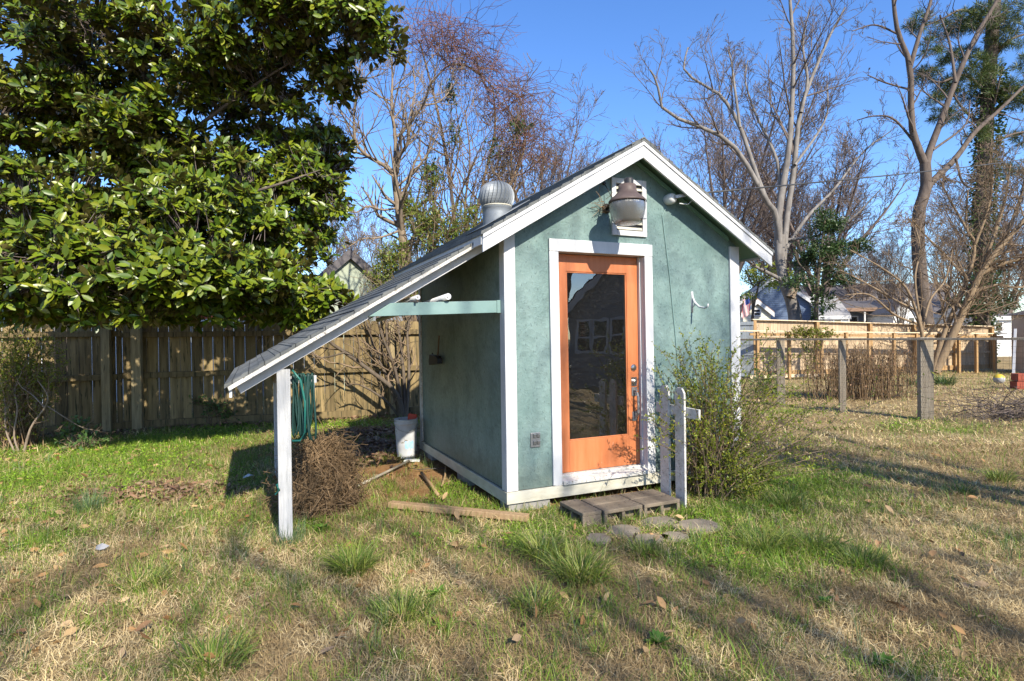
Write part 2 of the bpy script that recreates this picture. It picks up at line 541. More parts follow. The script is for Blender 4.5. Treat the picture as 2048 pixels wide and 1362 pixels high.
M['magnolia'] = leafmat('glossy_magnolia_leaf', [(.042, .085, .007), (.095, .155, .009), (.175, .225, .012), (.038, .075, .009), (.145, .19, .012), (.23, .245, .018)], .37, .2, (.095, .085, .022), .5)
M['nandina'] = leafmat('narrow_shrub_leaf', [(.09, .155, .02), (.14, .205, .03), (.19, .245, .04), (.22, .17, .045)], .4, .25)
M['privet'] = leafmat('small_shrub_leaf', [(.11, .175, .018), (.17, .235, .022), (.25, .29, .03), (.33, .32, .03), (.13, .19, .02)], .42, .25)
M['ivy'] = leafmat('dark_ivy_leaf', [(.03, .06, .015), (.05, .09, .02), (.09, .12, .025)], .4, .2)
M['holly'] = leafmat('dark_evergreen_leaf', [(.022, .05, .014), (.04, .075, .02), (.06, .10, .024)], .4, .15)
M['yellowvine'] = leafmat('yellow_green_vine_leaf', [(.16, .19, .02), (.25, .26, .035), (.12, .16, .02)], .45, .3)
M['needle'] = leafmat('pine_needle', [(.035, .07, .018), (.06, .10, .022), (.10, .13, .028), (.09, .085, .03)], .5, .15)
M['brownleaf'] = leafmat('fallen_brown_leaf', [(.26, .13, .05), (.36, .21, .085), (.19, .10, .045), (.42, .28, .13), (.30, .21, .13)], .6, .1)
M['litter'] = leafmat('dark_leaf_litter', [(.16, .085, .045), (.24, .14, .08), (.12, .065, .04), (.32, .22, .14)], .7, .05)
M['browngrass'] = leafmat('matted_brown_grass', [(.26, .18, .085), (.34, .25, .125), (.19, .13, .065), (.40, .29, .15), (.24, .19, .11)], .7, .12, spec=.15)
M['thatch'] = leafmat('dry_tan_grass', [(.48, .36, .175), (.62, .49, .26), (.40, .285, .13), (.72, .60, .36), (.54, .40, .19)], .7, .15, spec=.15)
M['grass'] = leafmat('green_grass_blade', [(.09, .185, .020), (.13, .24, .028), (.19, .285, .035), (.28, .32, .055), (.07, .14, .022)], .5, .3, spec=.25)
M['tuft'] = leafmat('tuft_grass_blade', [(.06, .13, .020), (.11, .19, .026), (.19, .26, .035), (.32, .34, .08), (.09, .15, .03), (.44, .38, .17)], .45, .3, spec=.3)
M['bluegrass'] = leafmat('blue_green_onion_grass', [(.075, .14, .06), (.10, .17, .07), (.13, .19, .07)], .5, .25)
M['clover'] = leafmat('bright_ground_cover', [(.17, .34, .018), (.25, .43, .025), (.33, .48, .04), (.11, .24, .018)], .5, .3)
M['weed'] = leafmat('broad_weed_leaf', [(.10, .22, .025), (.17, .30, .04), (.08, .17, .02)], .45, .3)
M['plant'] = leafmat('mid_green_plant_leaf', [(.05, .11, .03), (.08, .15, .04), (.12, .18, .04)], .45, .25)
# ================================================================== THE SHED
def sdef(a, b, z):
    s = 1.033
    return (a - (z - 1.2) * .006 * min(max(a / .4, 0), 1), b, z if z < .079 else .079 + (z - .079) * s)


shed = thing('garden_shed', 'small green gabled shed with orange glass door, white trim and a lean-to roof', 'shed', ORG, TH)


def SB(mb, name, mat, parent=None, bevel=.003, smooth=False):
    return mb.build(name, mat, parent or shed, smooth, bevel, sdef)


AW, BW = 2.75, 2.90           # shed width, depth
ZR = lambda a: 3.335 - .568 * abs(a - 1.375)
wt = lambda a: ZR(a) - .10

# walls
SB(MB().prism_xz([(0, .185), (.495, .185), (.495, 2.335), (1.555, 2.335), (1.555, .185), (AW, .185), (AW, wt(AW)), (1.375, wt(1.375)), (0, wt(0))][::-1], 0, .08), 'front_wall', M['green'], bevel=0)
SB(MB().box(0, .08, .082, BW - .082, .185, wt(0)), 'side_wall', M['greenbounce'], bevel=0)
SB(MB().box(AW - .08, AW, .082, BW - .082, .185, wt(0)), 'side_wall', M['greenbounce'], bevel=0)
SB(MB().prism_xz([(0, .185), (AW, .185), (AW, wt(AW)), (1.375, wt(1.375)), (0, wt(0))], BW - .08, BW), 'back_wall', M['greenbounce'], bevel=0)
SB(MB().box(.082, AW - .082, .17, BW - .082, .15, .2), 'floor', M['darkroof'], bevel=0)
sk = MB().box(-.026, AW + .026, -.026, 0, .079, .182)
sk.box(-.026, -.001, .002, BW - .002, .079, .182).box(AW + .001, AW + .026, .002, BW - .002, .079, .182).box(-.026, AW + .026, BW, BW + .026, .079, .182)
SB(sk, 'skirt_board', M['skirt'])
# corner boards
for nm, x0, x1, xs0, xs1 in (('corner_trim', -.022, .088, -.022, -.001), ('corner_trim', 2.640, AW + .022, AW + .001, AW + .022)):
    c = MB().box(x0, x1, -.022, -.001, .186, 2.44).box(xs0, xs1, .001, .092, .186, 2.44)
    SB(c, nm, M['white'])
    c = MB().box(xs0, xs1, BW - .09, BW, .186, 2.44)
    SB(c, nm, M['wornwhite'])
# main roof: shingle courses and deck
RB0, RB1 = -.23, BW + .2


def courses(mb, a_low, a_high, z_low, z_high, b0, b1, n, thick=.014, ov=.004):
    """stepped shingle courses from the eave (a_low) up to (a_high)"""
    for i in range(n):
        t0, t1 = i / n, (i + 1) / n
        aa0 = a_low + (a_high - a_low) * t0; aa1 = a_low + (a_high - a_low) * t1
        z0 = z_low + (z_high - z_low) * t0; z1 = z_low + (z_high - z_low) * t1
        p = [(aa0, z0 - .016), (aa0, z0 + thick), (aa1, z1 + ov), (aa1, z1 - .016)]
        if a_high < a_low: p = p[::-1]
        mb.prism_xz(p, b0, b1)


r = MB()
courses(r, -.315, 1.375, ZR(-.315), ZR(1.375), RB0, RB1, 15)
courses(r, 3.065, 1.3755, ZR(3.065), ZR(1.3755), RB0, RB1, 15)
r.bar((1.30, (RB0 + RB1) / 2, 3.325), (1.44, (RB0 + RB1) / 2, 3.325), .01, .012)
roof = SB(r, 'roof', M['shingle'], bevel=0)
cap = MB()
for k in range(11):
    b0 = RB0 + k * (RB1 - RB0) / 11; b1 = RB0 + (k + 1) * (RB1 - RB0) / 11 - .002
    for s in (-1, 1):
        p = [(1.375, 3.358), (1.375, 3.346), (1.375 + s * .14, 3.358 - .568 * .14 - .012), (1.375 + s * .14, 3.358 - .568 * .14)]
        cap.prism_xz(p if s > 0 else p[::-1], b0, b1)
SB(cap, 'ridge_cap', M['shingle'], roof, bevel=0)
# roof deck underside + rake fascia
dk = MB()
dk.prism_xz([(-.29, ZR(-.29) - .018), (1.375, 3.335 - .018), (1.375, 3.335 - .05), (-.29, ZR(-.29) - .05)][::-1], -.190, BW + .17)
dk.prism_xz([(3.035, ZR(3.035) - .018), (1.3752, 3.335 - .018), (1.3752, 3.335 - .05), (3.035, ZR(3.035) - .05)], -.190, BW + .17)
SB(dk, 'soffit', M['soffit'], bevel=0)
bl = MB()   # frieze strips where the soffit meets the front wall
bl.prism_xz([(0.1, wt(.1) + .012), (1.375, wt(1.375) + .012), (1.375, wt(1.375) - .03), (0.1, wt(.1) - .03)][::-1], -.02, -.001)
bl.prism_xz([(2.63, wt(2.63) + .012), (1.3752, wt(1.375) + .012), (1.3752, wt(1.375) - .03), (2.63, wt(2.63) - .03)], -.02, -.001)
SB(bl, 'frieze', M['soffit'], bevel=0)
for s in (-1, 1):
    fa = MB()
    e = 1.375 + s * 1.672
    p = [(e, ZR(e) - .02), (1.375, 3.335 - .02), (1.375, 3.335 - .165), (e, ZR(e) - .165)]
    fa.prism_xz(p if s > 0 else p[::-1], -.215, -.192)
    f = SB(fa, 'fascia', M['white'])
    fs = MB()
    p = [(e, ZR(e) - .017), (1.375, 3.335 - .017), (1.375, 3.335 - .05), (e, ZR(e) - .05)]
    fs.prism_xz(p if s > 0 else p[::-1], -.227, -.2155)
    SB(fs, 'drip_edge', M['white'], f, bevel=0)
# eave boards
SB(MB().box(3.037, 3.058, -.192, BW + .17, ZR(3.03) - .075, ZR(3.03) - .02), 'eave_board', M['white'])
SB(MB().box(-.305, -.2945, -.192, BW + .17, ZR(-.3) - .10, ZR(-.3) - .02), 'eave_board', M['white'])

# door frame
SB(MB().box(.44, .535, -.026, -.001, .19, 2.289), 'door_trim', M['white'])
SB(MB().box(1.512, 1.607, -.026, -.001, .19, 2.289), 'door_trim', M['white'])
SB(MB().box(.44, 1.607, -.029, -.001, 2.291, 2.402), 'door_trim', M['white'])
j = MB().box(.4965, .535, 0.0015, .16, .19, 2.288).box(1.512, 1.5535, 0.0015, .16, .19, 2.288).box(.4965, 1.5535, 0.0015, .16, 2.29, 2.33)
j.box(1.501, 1.5115, .05, .085, .3, 2.287)
SB(j, 'door_jamb', M['white'])
sl = MB().prism_yz([(-.055, .19), (.16, .19), (.16, .262), (.085, .259), (-.055, .222)], .536, 1.511)
sl.box(.46, 1.597, -.028, -.0005, .183, .1895)
sl.box(.536, 1.511, .02, .05, .243, .264)
SB(sl, 'door_sill', M['wornwhite'])
# door: stiles and rails round a single pane
d = MB().box(.540, .679, .088, .13, .264, 2.286).box(1.369, 1.4995, .088, .13, .264, 2.286)
d.box(.679, 1.369, .0885, .13, .264, .553).box(.679, 1.369, .0885, .13, 2.128, 2.286)
for x0, x1, z0, z1 in ((.679, .691, .553, 2.128), (1.357, 1.369, .553, 2.128), (.691, 1.357, .553, .565), (.691, 1.357, 2.116, 2.128)):
    d.box(x0, x1, .096, .128, z0, z1)
door = SB(d, 'door', M['orange'])
SB(MB().box(.691, 1.357, .108, .112, .565, 2.116), 'pane', M['glass'], door, bevel=0)
zl = lambda v: float(((681 - v) / FOC))
for zc in (1.211, 1.075):
    k = MB()
    if zc > 1.2:
        k.lathe([(.033, 0), (.033, -.008), (.024, -.018), (.012, -.02), (0, -.02)], (1.437, .0875, zc), 20, 'y')
    else:
        k.box(1.405, 1.469, .0795, .0875, zc - .042, zc + .042)
        k.lathe([(.024, 0), (.022, -.02), (.012, -.024), (0, -.024)], (1.437, .079, zc), 18, 'y')
    SB(k, 'deadbolt', M['chrome'], door, .001)
hd = MB().box(1.407, 1.469, .0795, .0875, .935, 1.02)
hd.box(1.412, 1.464, .0795, .0875, .69, .78)
hd.tube([(1.438, .08, .975), (1.438, .03, .965), (1.438, .018, .93), (1.438, .016, .85), (1.438, .02, .775), (1.438, .045, .74), (1.438, .08, .73)], [.011, .012, .013, .014, .013, .012, .011], 10)
hd.box(1.424, 1.452, .035, .08, .985, .995)
SB(hd, 'handle', M['greymetal'], door, .001)

# gable vent
v = MB().box(1.14, 1.19, -.024, -.001, 2.475, 3.015).box(1.50, 1.55, -.024, -.001, 2.475, 3.015)
v.box(1.19, 1.50, -.0235, -.001, 2.475, 2.525).box(1.19, 1.50, -.0235, -.001, 2.965, 3.015)
vent = SB(v, 'gable_vent', M['white'])
lv = MB()
for k in range(8):
    z = 2.535 + k * .054
    lv.prism_yz([(-.021, z), (-.018, z - .004), (-.002, z + .020), (-.005, z + .025)], 1.192, 1.498)
SB(lv, 'louvre', M['skirt'], vent, bevel=0)
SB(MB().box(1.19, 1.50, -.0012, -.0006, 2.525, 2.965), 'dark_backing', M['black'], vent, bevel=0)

# outlet cover
ob = MB().box(.221, .319, -.012, -.001, .549, .678)
outl = SB(ob, 'outlet', M['greymetal'], bevel=.003)
for z in (.572, .632):
    for x in (.245, .281):
        SB(MB().prism_yz([(-.013, z), (-.013, z + .04), (-.03, z + .034), (-.024, z + .004)], x, x + .03), 'flap', M['greymetal'], outl, .002)

# yard lamp
lx, lb = 1.075, -.36
arm = MB().tube([(1.085, -.004, 2.72), (1.085, -.06, 2.73), (1.08, -.13, 2.76), (1.075, -.22, 2.78), (1.075, -.30, 2.78)], .02, 10)
arm.lathe([(.045, 0), (.045, -.014), (.02, -.02)], (1.085, -.0005, 2.72), 14, 'y')
hood = MB().lathe([(.0, .146), (.078, .140), (.083, .10), (.092, .07), (.118, .045), (.150, .02), (.169, 0), (.173, -.012), (.169, -.016), (.160, -.012)], (lx, lb, 2.715), 36)
lamp = SB(hood, 'yard_lamp', M['hood'], bevel=0, smooth=True)
SB(arm, 'lamp_arm', M['black'], lamp, 0, True)
lens = MB().lathe([(.158, 0), (.162, -.02), (.160, -.06), (.151, -.11), (.137, -.155), (.126, -.178), (.114, -.186), (.055, -.19), (0, -.191)], (lx, lb, 2.70), 40)
ln = SB(lens, 'lens', M['lens'], lamp, 0, True)
pc = MB().lathe([(.0, .072), (.036, .072), (.042, .062), (.042, 0), (.046, -.004)], (lx + .02, lb, 2.845), 20)
SB(pc, 'photocell', M['black'], lamp, 0, True)
cl = MB().tube([(lx + .10, lb - .135, 2.71), (lx + .10, lb - .130, 2.64), (lx + .085, lb - .115, 2.56), (lx + .08, lb - .10, 2.52)], .006, 8)
cl.box(lx + .06, lx + .10, lb - .145, lb - .12, 2.535, 2.545)
SB(cl, 'clamp', M['greymetal'], lamp, 0)
nest = MB()
rl = np.random.default_rng(5)
for k in range(40):
    p = np.array([1.01, -.06, 2.72]) + rl.normal(0, .03, 3); q = p + rl.normal(0, .045, 3)
    nest.tube([p, (p + q) / 2 + rl.normal(0, .012, 3), q], .0025, 3)
SB(nest, 'dry_straw', M['dryvine'], lamp, 0)
wr = MB().tube([(1.06, -.01, 2.95), (1.065, -.05, 2.90), (1.07, -.10, 2.82), (1.075, -.15, 2.77)], .004, 6)
wr.lathe([(.014, 0), (.014, -.02), (0, -.022)], (1.06, -.0005, 2.95), 10, 'y')
SB(wr, 'lamp_wire', M['black'], lamp, 0)

# cable anchor below the right soffit, with a thin green tube down the wall
an = MB().lathe([(.05, 0), (.055, -.05), (.05, -.09), (.03, -.11), (0, -.112)], (1.825, -.001, 2.86), 18, 'y')
anc = SB(an, 'cable_anchor', M['vinyl'], bevel=0, smooth=True)
SB(MB().bar((1.83, -.11, 2.865), (1.93, -.155, 2.885), .035, .035), 'clevis', M['greymetal'], anc, .004)
SB(MB().tube([(1.91, -.13, 2.90), (1.99, -.15, 2.89), (2.02, -.15, 2.84), (1.97, -.14, 2.80), (1.88, -.12, 2.805)], .006, 8), 'drip_loop', M['vinyl'], anc, 0)
SB(MB().tube([(1.815, -.006, 2.80), (1.755, -.006, 2.70), (1.775, -.006, 2.55), (1.84, -.006, 2.07), (1.90, -.006, 1.5), (1.93, -.006, 1.1), (1.95, -.006, .3)], .005, 6), 'wall_line', M['greenpaint'], None, 0)

# plant hook
hk = MB().tube([(2.126, -.006, 1.955), (2.126, -.012, 1.90), (2.126, -.045, 1.845), (2.126, -.11, 1.80), (2.126, -.19, 1.785), (2.126, -.23, 1.80), (2.126, -.235, 1.825)], [.009, .011, .012, .011, .010, .009, .007], 8)
hk.box(2.114, 2.138, -.008, -.0005, 1.75, 1.96)
hk.tube([(2.126, -.008, 1.80), (2.126, -.03, 1.815), (2.126, -.06, 1.85)], .007, 8)
SB(hk, 'plant_hook', M['white'], None, 0, True)

# turbine vent on the left roof slope
tx, tb = .27, .80
tv = MB().lathe([(.150, -.16), (.150, 0), (.148, .04), (.158, .05), (.158, .06)], (tx, tb, 2.765), 36)
tv.bar((tx - .26, tb, ZR(tx - .26) + .018), (tx + .26, tb, ZR(tx + .26) + .018), .52, .006)
turb = SB(tv, 'roof_turbine', M['galv'], bevel=0, smooth=True)
hv = MB()
nbl = 26


def resample_prof(p, n):
    x = np.linspace(0, len(p) - 1, n)
    return [(float(np.interp(t, range(len(p)), [q[0] for q in p])), float(np.interp(t, range(len(p)), [q[1] for q in p]))) for t in x]


prof = [(.148, .0), (.170, .025), (.184, .06), (.188, .10), (.183, .145), (.165, .19), (.130, .225), (.08, .245), (.03, .252), (.0, .252)]
nseg = nbl * 6
pr = resample_prof(prof, 15)
vs, fs = [], []
for i, (rr, hh) in enumerate(pr):
    for k in range(nseg):
        saw = (k % 6) / 6.0
        a = 2 * PI * k / nseg + .30 * math.sin(i / 14 * PI * .9)
        q = max(rr * (1 - .15 * saw * min(1, rr / .1)), .001)
        vs.append((tx + q * math.cos(a), tb + q * math.sin(a), 2.833 + hh))
for i in range(len(pr) - 1):
    for k in range(nseg):
        fs.append((i * nseg + k, i * nseg + (k + 1) % nseg, (i + 1) * nseg + (k + 1) % nseg, (i + 1) * nseg + k))
hv.add(vs, fs)
SB(hv, 'turbine_head', M['galv'], turb, 0)
SB(MB().lathe([(.156, 0), (.160, .006), (.156, .014)], (tx, tb, 2.827), 36), 'rim', M['skirt'], turb, 0)

# ---- lean-to
LZ = lambda a: 1.206 + .570 * (a + 2.266)
lr = MB()
LB0, LB1 = -.012, 2.657
courses(lr, -2.266, -.16, LZ(-2.266), LZ(-.16), LB0, LB1, 18, .013)
lean = SB(lr, 'lean_to_roof', M['shingle'], bevel=0)
ld = MB().prism_xz([(-2.24, LZ(-2.24) - .018), (-.02, LZ(-.02) - .018), (-.02, LZ(-.02) - .032), (-2.24, LZ(-2.24) - .032)][::-1], .03, 2.63)
SB(ld, 'deck', M['greywood'], lean, 0)
rb = MB().prism_xz([(-2.245, LZ(-2.245) - .017), (-.17, LZ(-.17) - .017), (-.17, LZ(-.17) - .047), (-2.235, LZ(-2.245) - .047)][::-1], -.008, .018)
SB(rb, 'rake_trim', M['wornwhite'], lean, .002)
bb = MB().prism_xz([(-2.19, LZ(-2.19) - .048), (-.03, LZ(-.03) - .048), (-.03, LZ(-.03) - .128), (-2.16, LZ(-2.16) - .128)][::-1], .10, .14)
SB(bb, 'barge_board', M['white'], lean, .003)
rf = MB()
for b in (.75, 1.4, 2.05, 2.57):
    rf.prism_xz([(-2.10, LZ(-2.10) - .033), (-.03, LZ(-.03) - .033), (-.03, LZ(-.03) - .125), (-2.05, LZ(-2.05) - .125)][::-1], b, b + .04)
SB(rf, 'rafter', M['greywood'], lean, 0)
SB(MB().box(-2.235, -2.215, .02, 2.62, LZ(-2.225) - .11, LZ(-2.225) - .02), 'eave_board', M['white'], lean, .003)
hb = MB().box(-1.92, -1.83, .26, 2.6, LZ(-1.9) - .22, LZ(-1.9) - .13)
SB(hb, 'header_beam', M['greywood'], lean, .003)
PXR0, PXR1 = -1.86, -1.77
for i, (b, tl) in enumerate(((.105, 0.0), (2.45, .0))):
    zt = LZ(-1.9) - .225
    pm = MB()
    q0 = (-1.905, -1.806) if i == 0 else (PXR0, PXR1)
    y0, y1 = b, b + .098
    if i == 0:
        pm.prism_xz([(q0[0], -.06), (q0[1], -.06), (q0[1], LZ(q0[0]) - .105), (q0[0], LZ(q0[0]) - .105)], y0, y1)
    else:
        pm.box(q0[0], q0[1], y0, y1, -.06, zt)
    SB(pm, 'post', M['postwhite'], None, .004)
SB(MB().box(-1.804, -1.597, .235, .275, 1.185, 1.245), 'hose_arm', M['postwhite'], None, .003)
# tie beam with its cleat
tb_ = MB().prism_xz([(-1.20, 1.705), (-.062, 1.741), (-.062, 1.846), (-1.02, 1.815)], .062, .10)
tie = SB(tb_, 'tie_beam', M['greenpaint'], None, .003)
SB(MB().box(-.0605, -.024, .060, .102, 1.738, 1.850), 'cleat', M['greenpaint'], tie, .003)
# patches of torn felt under the rafters
tf = MB().tube([(-.5, 1.2, LZ(-.5) - .13), (-.9, .9, LZ(-.9) - .2), (-1.15, .6, LZ(-1.15) - .15)], .012, 5)
SB(tf, 'loose_cord', M['black'], lean, 0)


def local_thing(name, label, cat, a, b, z=0.0, rz=0.0, group=None):
    return thing(name, label, cat, W(*sdef(a, b, z)), TH + rz, group)


# foundation blocks the shed stands on
def block(name, label, a, b, l, w, h, mat, z=0.0, group=None, rz=0.0):
    o = MB().box(0, l, 0, w, 0, h).build(name, mat, None, False, .006)
    o.location = W(a, b, z); o.rotation_euler = (0, 0, TH + rz)
    return tag(o, label, 'block', group)


block('foundation_block', 'pale concrete block under the near front corner of the green shed', .0, .0, .42, .2, .118, M['concrete'], -.04, 'blocks under the shed')
block('foundation_block', 'grey concrete block under the middle of the shed\'s shaded side wall', .005, 1.05, .2, .4, .118, M['concrete'], -.04, 'blocks under the shed')
block('foundation_block', 'concrete block under the back corner of the shed behind the bucket', .01, 2.45, .2, .39, .118, M['concrete'], -.04, 'blocks under the shed')
block('foundation_block', 'concrete block under the shed\'s right front corner behind the bush', 2.3, .02, .4, .2, .118, M['concrete'], -.04, 'blocks under the shed')


# cinder-block step: hollow blocks lying on their side
def cinder(label, a, b, rz):
    L, Wd, Hh = .392, .188, .19
    mb = MB()
    t = .032
    # shell lying so that the cores open on the long (y) faces
    mb.box(0, L, 0, Wd, Hh - t, Hh)
    mb.box(0, L, 0, Wd, 0, t)
    for x in (0, (L - t) / 2, L - t):
        mb.box(x, x + t, .0015, Wd - .0015, t, Hh - t)
    mb.box(t, L - t, Wd * .45, Wd * .55, t, Hh - t)
    o = mb.build('cinder_block', M['oldconcrete'], None, False, .006)
    o.location = W(a, b, -.088); o.rotation_euler = (0, 0, TH + rz)
    return tag(o, label, 'block', 'cinder blocks of the door step')


cinder('cinder block turned end-on at the left end of the door step', .594, -.60, PI / 2)
cinder('hollow cinder block in the front row of the step beside the end-on block', .606, -.625, 0)
cinder('hollow cinder block at the right end of the step\'s front row by the pickets', 1.010, -.635, 0.01)
cinder('cinder block in the back row of the step against the door sill', .608, -.428, 0)
cinder('cinder block in the back row of the step nearest the white pickets', 1.012, -.436, 0.01)

# flagstones before the step
rs = np.random.default_rng(11)
FL = [(1198, 1077, .13, .13, 'small pale flagstone at the left end of the stones before the step'),
      (1250, 1062, .15, .17, 'brown flagstone second from the left end of the stones before the step'),
      (1298, 1078, .19, .12, 'pale flagstone lying nearest the camera in the grass before the step'),
      (1398, 1052, .22, .20, 'dark broad flagstone below the white pickets'),
      (1318, 1043, .20, .13, 'half-buried flagstone directly below the cinder block step'),
      (1352, 1072, .13, .12, 'small flagstone between the pale and the dark broad flagstones')]
for u, v_, ra, rb_, lab in FL:
    n = 7
    poly = []
    for k in range(n):
        a = 2 * PI * k / n
        q = rs.uniform(.78, 1.15)
        poly.append((ra * q * math.cos(a), rb_ * q * math.sin(a)))
    o = MB().prism_xy(poly, -.03, .005).build('flagstone', M['stone'], None, False, .006)
    o.location = G(u, v_); o.rotation_euler = (0, 0, TH + rs.uniform(-.3, .3))
    tag(o, lab, 'flagstone', 'stepping stones before the step')

# picket fence remnant
pk = thing('picket_fence', 'short remnant of white peeling picket fence between step and bush', 'fence', W(1.58, -.30), 0)
picket_dir = np.array([.43, -.90, 0])
pk0 = np.array([1.535, 5.29, 0]) - W(1.58, -.30)


def picket(c, h, w, nm='picket'):
    d = picket_dir / np.linalg.norm(picket_dir)
    s = np.array([-d[1], d[0], 0])
    mb = MB()
    poly = [(-w / 2, -.05), (w / 2, -.05), (w / 2, h - .05), (w * .22, h), (-w * .22, h), (-w / 2, h - .05)]
    v = [c + d * x + s * y + np.array([0, 0, z]) for y in (-.011, .011) for x, z in poly]
    n = 6
    f = [tuple(range(n)), tuple(range(2 * n - 1, n - 1, -1))] + [(i, i + n, (i + 1) % n + n, (i + 1) % n) for i in range(n)]
    mb.add(v, f)
    return mb.build(nm, M['wornwhite'], pk, False, .003)


picket(pk0 - picket_dir * .21, 1.10, .125)
picket(pk0, 1.09, .125)
MB().bar(pk0 - picket_dir * .36 + np.array([.024, .012, .875]), pk0 + picket_dir * .22 + np.array([.024, .012, .86]), .022, .095).build('rail', M['wornwhite'], pk, False, .003)

# things under and on the lean-to -------------------------------------------------
pipe_labels = ['pale plastic pipe lying on the tie beam beside the roof edge', 'thicker pale plastic pipe lying on the tie beam nearer the wall', 'thin dark pipe under the pale pipe at the roof edge']
for (a, z, rr, lab, dz) in ((-.80, 1.862, .020, pipe_labels[0], -.12), (-.535, 1.872, .027, pipe_labels[1], -.14), (-.815, 1.83, .010, pipe_labels[2], -.05)):
    o = MB()
    n = 18
    for q0, q1 in ((rr, rr * .62),):
        vs, fs = [], []
        for y, zz in ((-.04, 0), (2.0, dz)):
            for k in range(n):
                an_ = 2 * PI * k / n
                vs.append((q0 * math.cos(an_), y, zz + q0 * math.sin(an_)))
            for k in range(n):
                an_ = 2 * PI * k / n
                vs.append((q1 * math.cos(an_), y, zz + q1 * math.sin(an_)))
        for k in range(n):
            k2 = (k + 1) % n
            fs += [(k, k2, 2 * n + k2, 2 * n + k), (n + k2, n + k, 3 * n + k, 3 * n + k2), (k2, k, n + k, n + k2), (2 * n + k, 2 * n + k2, 3 * n + k2, 3 * n + k)]
        o.add(vs, fs)
    ob = o.build('pipe', M['pipe'] if rr > .015 else M['cable'], None, True)
    for p in ob.data.polygons:
        p.use_smooth = p.area > .001
    ob.location = W(*sdef(a, .06, z)); ob.rotation_euler = (0, 0, TH + (.10 if rr > .015 else .07))
    tag(ob, lab, 'pipe', 'pipes lying on the tie beam')

# hose hanging in loops
hs = MB(); hs2 = MB()
rh = np.random.default_rng(21)
rh_w = rh.uniform(-.02, .03, 9)
for k in range(9):
    a0 = -1.775 + k * .0165 + rh.normal(0, .004); b0 = .185 + (k % 3) * .014
    L = rh.uniform(.46, .60); ph = rh.uniform(0, 6)
    pts = []
    for t in np.linspace(0, 1, 15):
        an_ = t * 2 * PI
        pts.append((a0 + rh_w[k] * math.sin(an_) + .010 * math.sin(2 * an_ + ph), b0 + .05 * (1 - math.cos(an_)) / 2 * (1 if k % 2 else -1) + .02, 1.265 - L * (1 - math.cos(an_)) / 2))
    (hs if k == 5 else hs2).tube(pts, .0085, 7)
hs.tube([(-1.79, .12, 1.30), (-1.73, .12, 1.22), (-1.70, .11, 1.05), (-1.70, .11, .82), (-1.74, .11, .76), (-1.80, .115, .76)], .0085, 7)
hs3 = MB()
hs3.tube([(-1.88, .12, .46), (-1.92, .11, .44), (-1.90, .10, .40), (-1.93, .10, .37)], .0085, 7)
ho = thing('garden_hose', 'coiled teal garden hose hanging in long loops beside the lean-to post', 'hose', ORG, TH)
hs.build('bright_coil', M['hose'], ho, True, 0, sdef)
hs3.build('loose_end', M['hose'], ho, True, 0, sdef)
hs2.build('dark_coil', M['hosedark'], ho, True, 0, sdef)

# dustpan hanging on the side wall
dp = thing('dustpan', 'small dark dustpan with pale handle hanging on the shed\'s side wall', 'dustpan', W(-.03, 2.0, 1.27), TH)
MB().prism_yz([(-.17, .0), (.19, -.03), (.21, .02), (.17, .10), (-.1, .09), (-.17, .06)], -.06, .0).build('pan', M['black'], dp, False, .004)
MB().tube([(-.02, -.06, .08), (-.02, -.09, .2), (-.015, -.11, .33)], [.012, .010, .011], 8).build('handle', M['tantwig'], dp, True)
MB().tube([(-.01, .19, .02), (-.01, .205, .12)], .007, 6).build('bristle', M['black'], dp)

# bucket with red scoop
bc = G(813, 915)
bk = thing('bucket', 'dirty white plastic bucket with a faded blue label standing by the shed wall', 'bucket', bc, .3)
MB().lathe([(0, .004), (.118, .004), (.122, .015), (.145, .40), (.147, .42), (.155, .425), (.155, .445), (.150, .452), (.155, .47), (.152, .488), (.146, .488), (.140, .40), (.117, .02), (0, .02)], (0, 0, 0), 36).build('pail', M['bucket'], bk, True)
lb_ = MB()
vs, fs = [], []
for i in range(9):
    a = -PI / 2 - .25 + i * .11
    for z, rr in ((.13, .1285), (.22, .1340)):
        vs.append(((rr + .0015) * math.cos(a), (rr + .0015) * math.sin(a), z + .012 * math.sin(i * 2.1)))
fs = [(2 * i, 2 * i + 2, 2 * i + 3, 2 * i + 1) for i in range(8)]
lb_.add(vs, fs).build('label_sticker', M['bluelabel'], bk)
MB().tube([(.155 * math.cos(a), .155 * math.sin(a) - .012, .44 - .10 * math.sin(max(0, (a + PI)) if False else -a)) for a in np.linspace(-PI, 0, 13)], .003, 6).build('handle', M['greymetal'], bk, True)
sc = MB().prism_xz([(-.055, -.16), (.055, -.16), (.06, .05), (.05, .065), (-.05, .065), (-.06, .05)], -.006, .006)
so = sc.build('scoop', M['red'], None, False, .004)
so.location = bc + np.array([.075, .04, .505]); so.rotation_euler = (-.18, .16, .3)
tag(so, 'red plastic scoop standing in the white bucket', 'scoop')


bk.scale = (1, 1, 1.06)

# loose things on the ground
def stick(name, label, cat, pts, r0, r1, mat, group=None, n=8):
    c = np.mean(np.array(pts), axis=0)
    m_ = MB().tube([np.array(p) - c for p in pts], list(np.linspace(r0, r1, len(pts))), n)
    o = m_.build(name, mat, None, True)
    o.location = c
    return tag(o, label, cat, group)


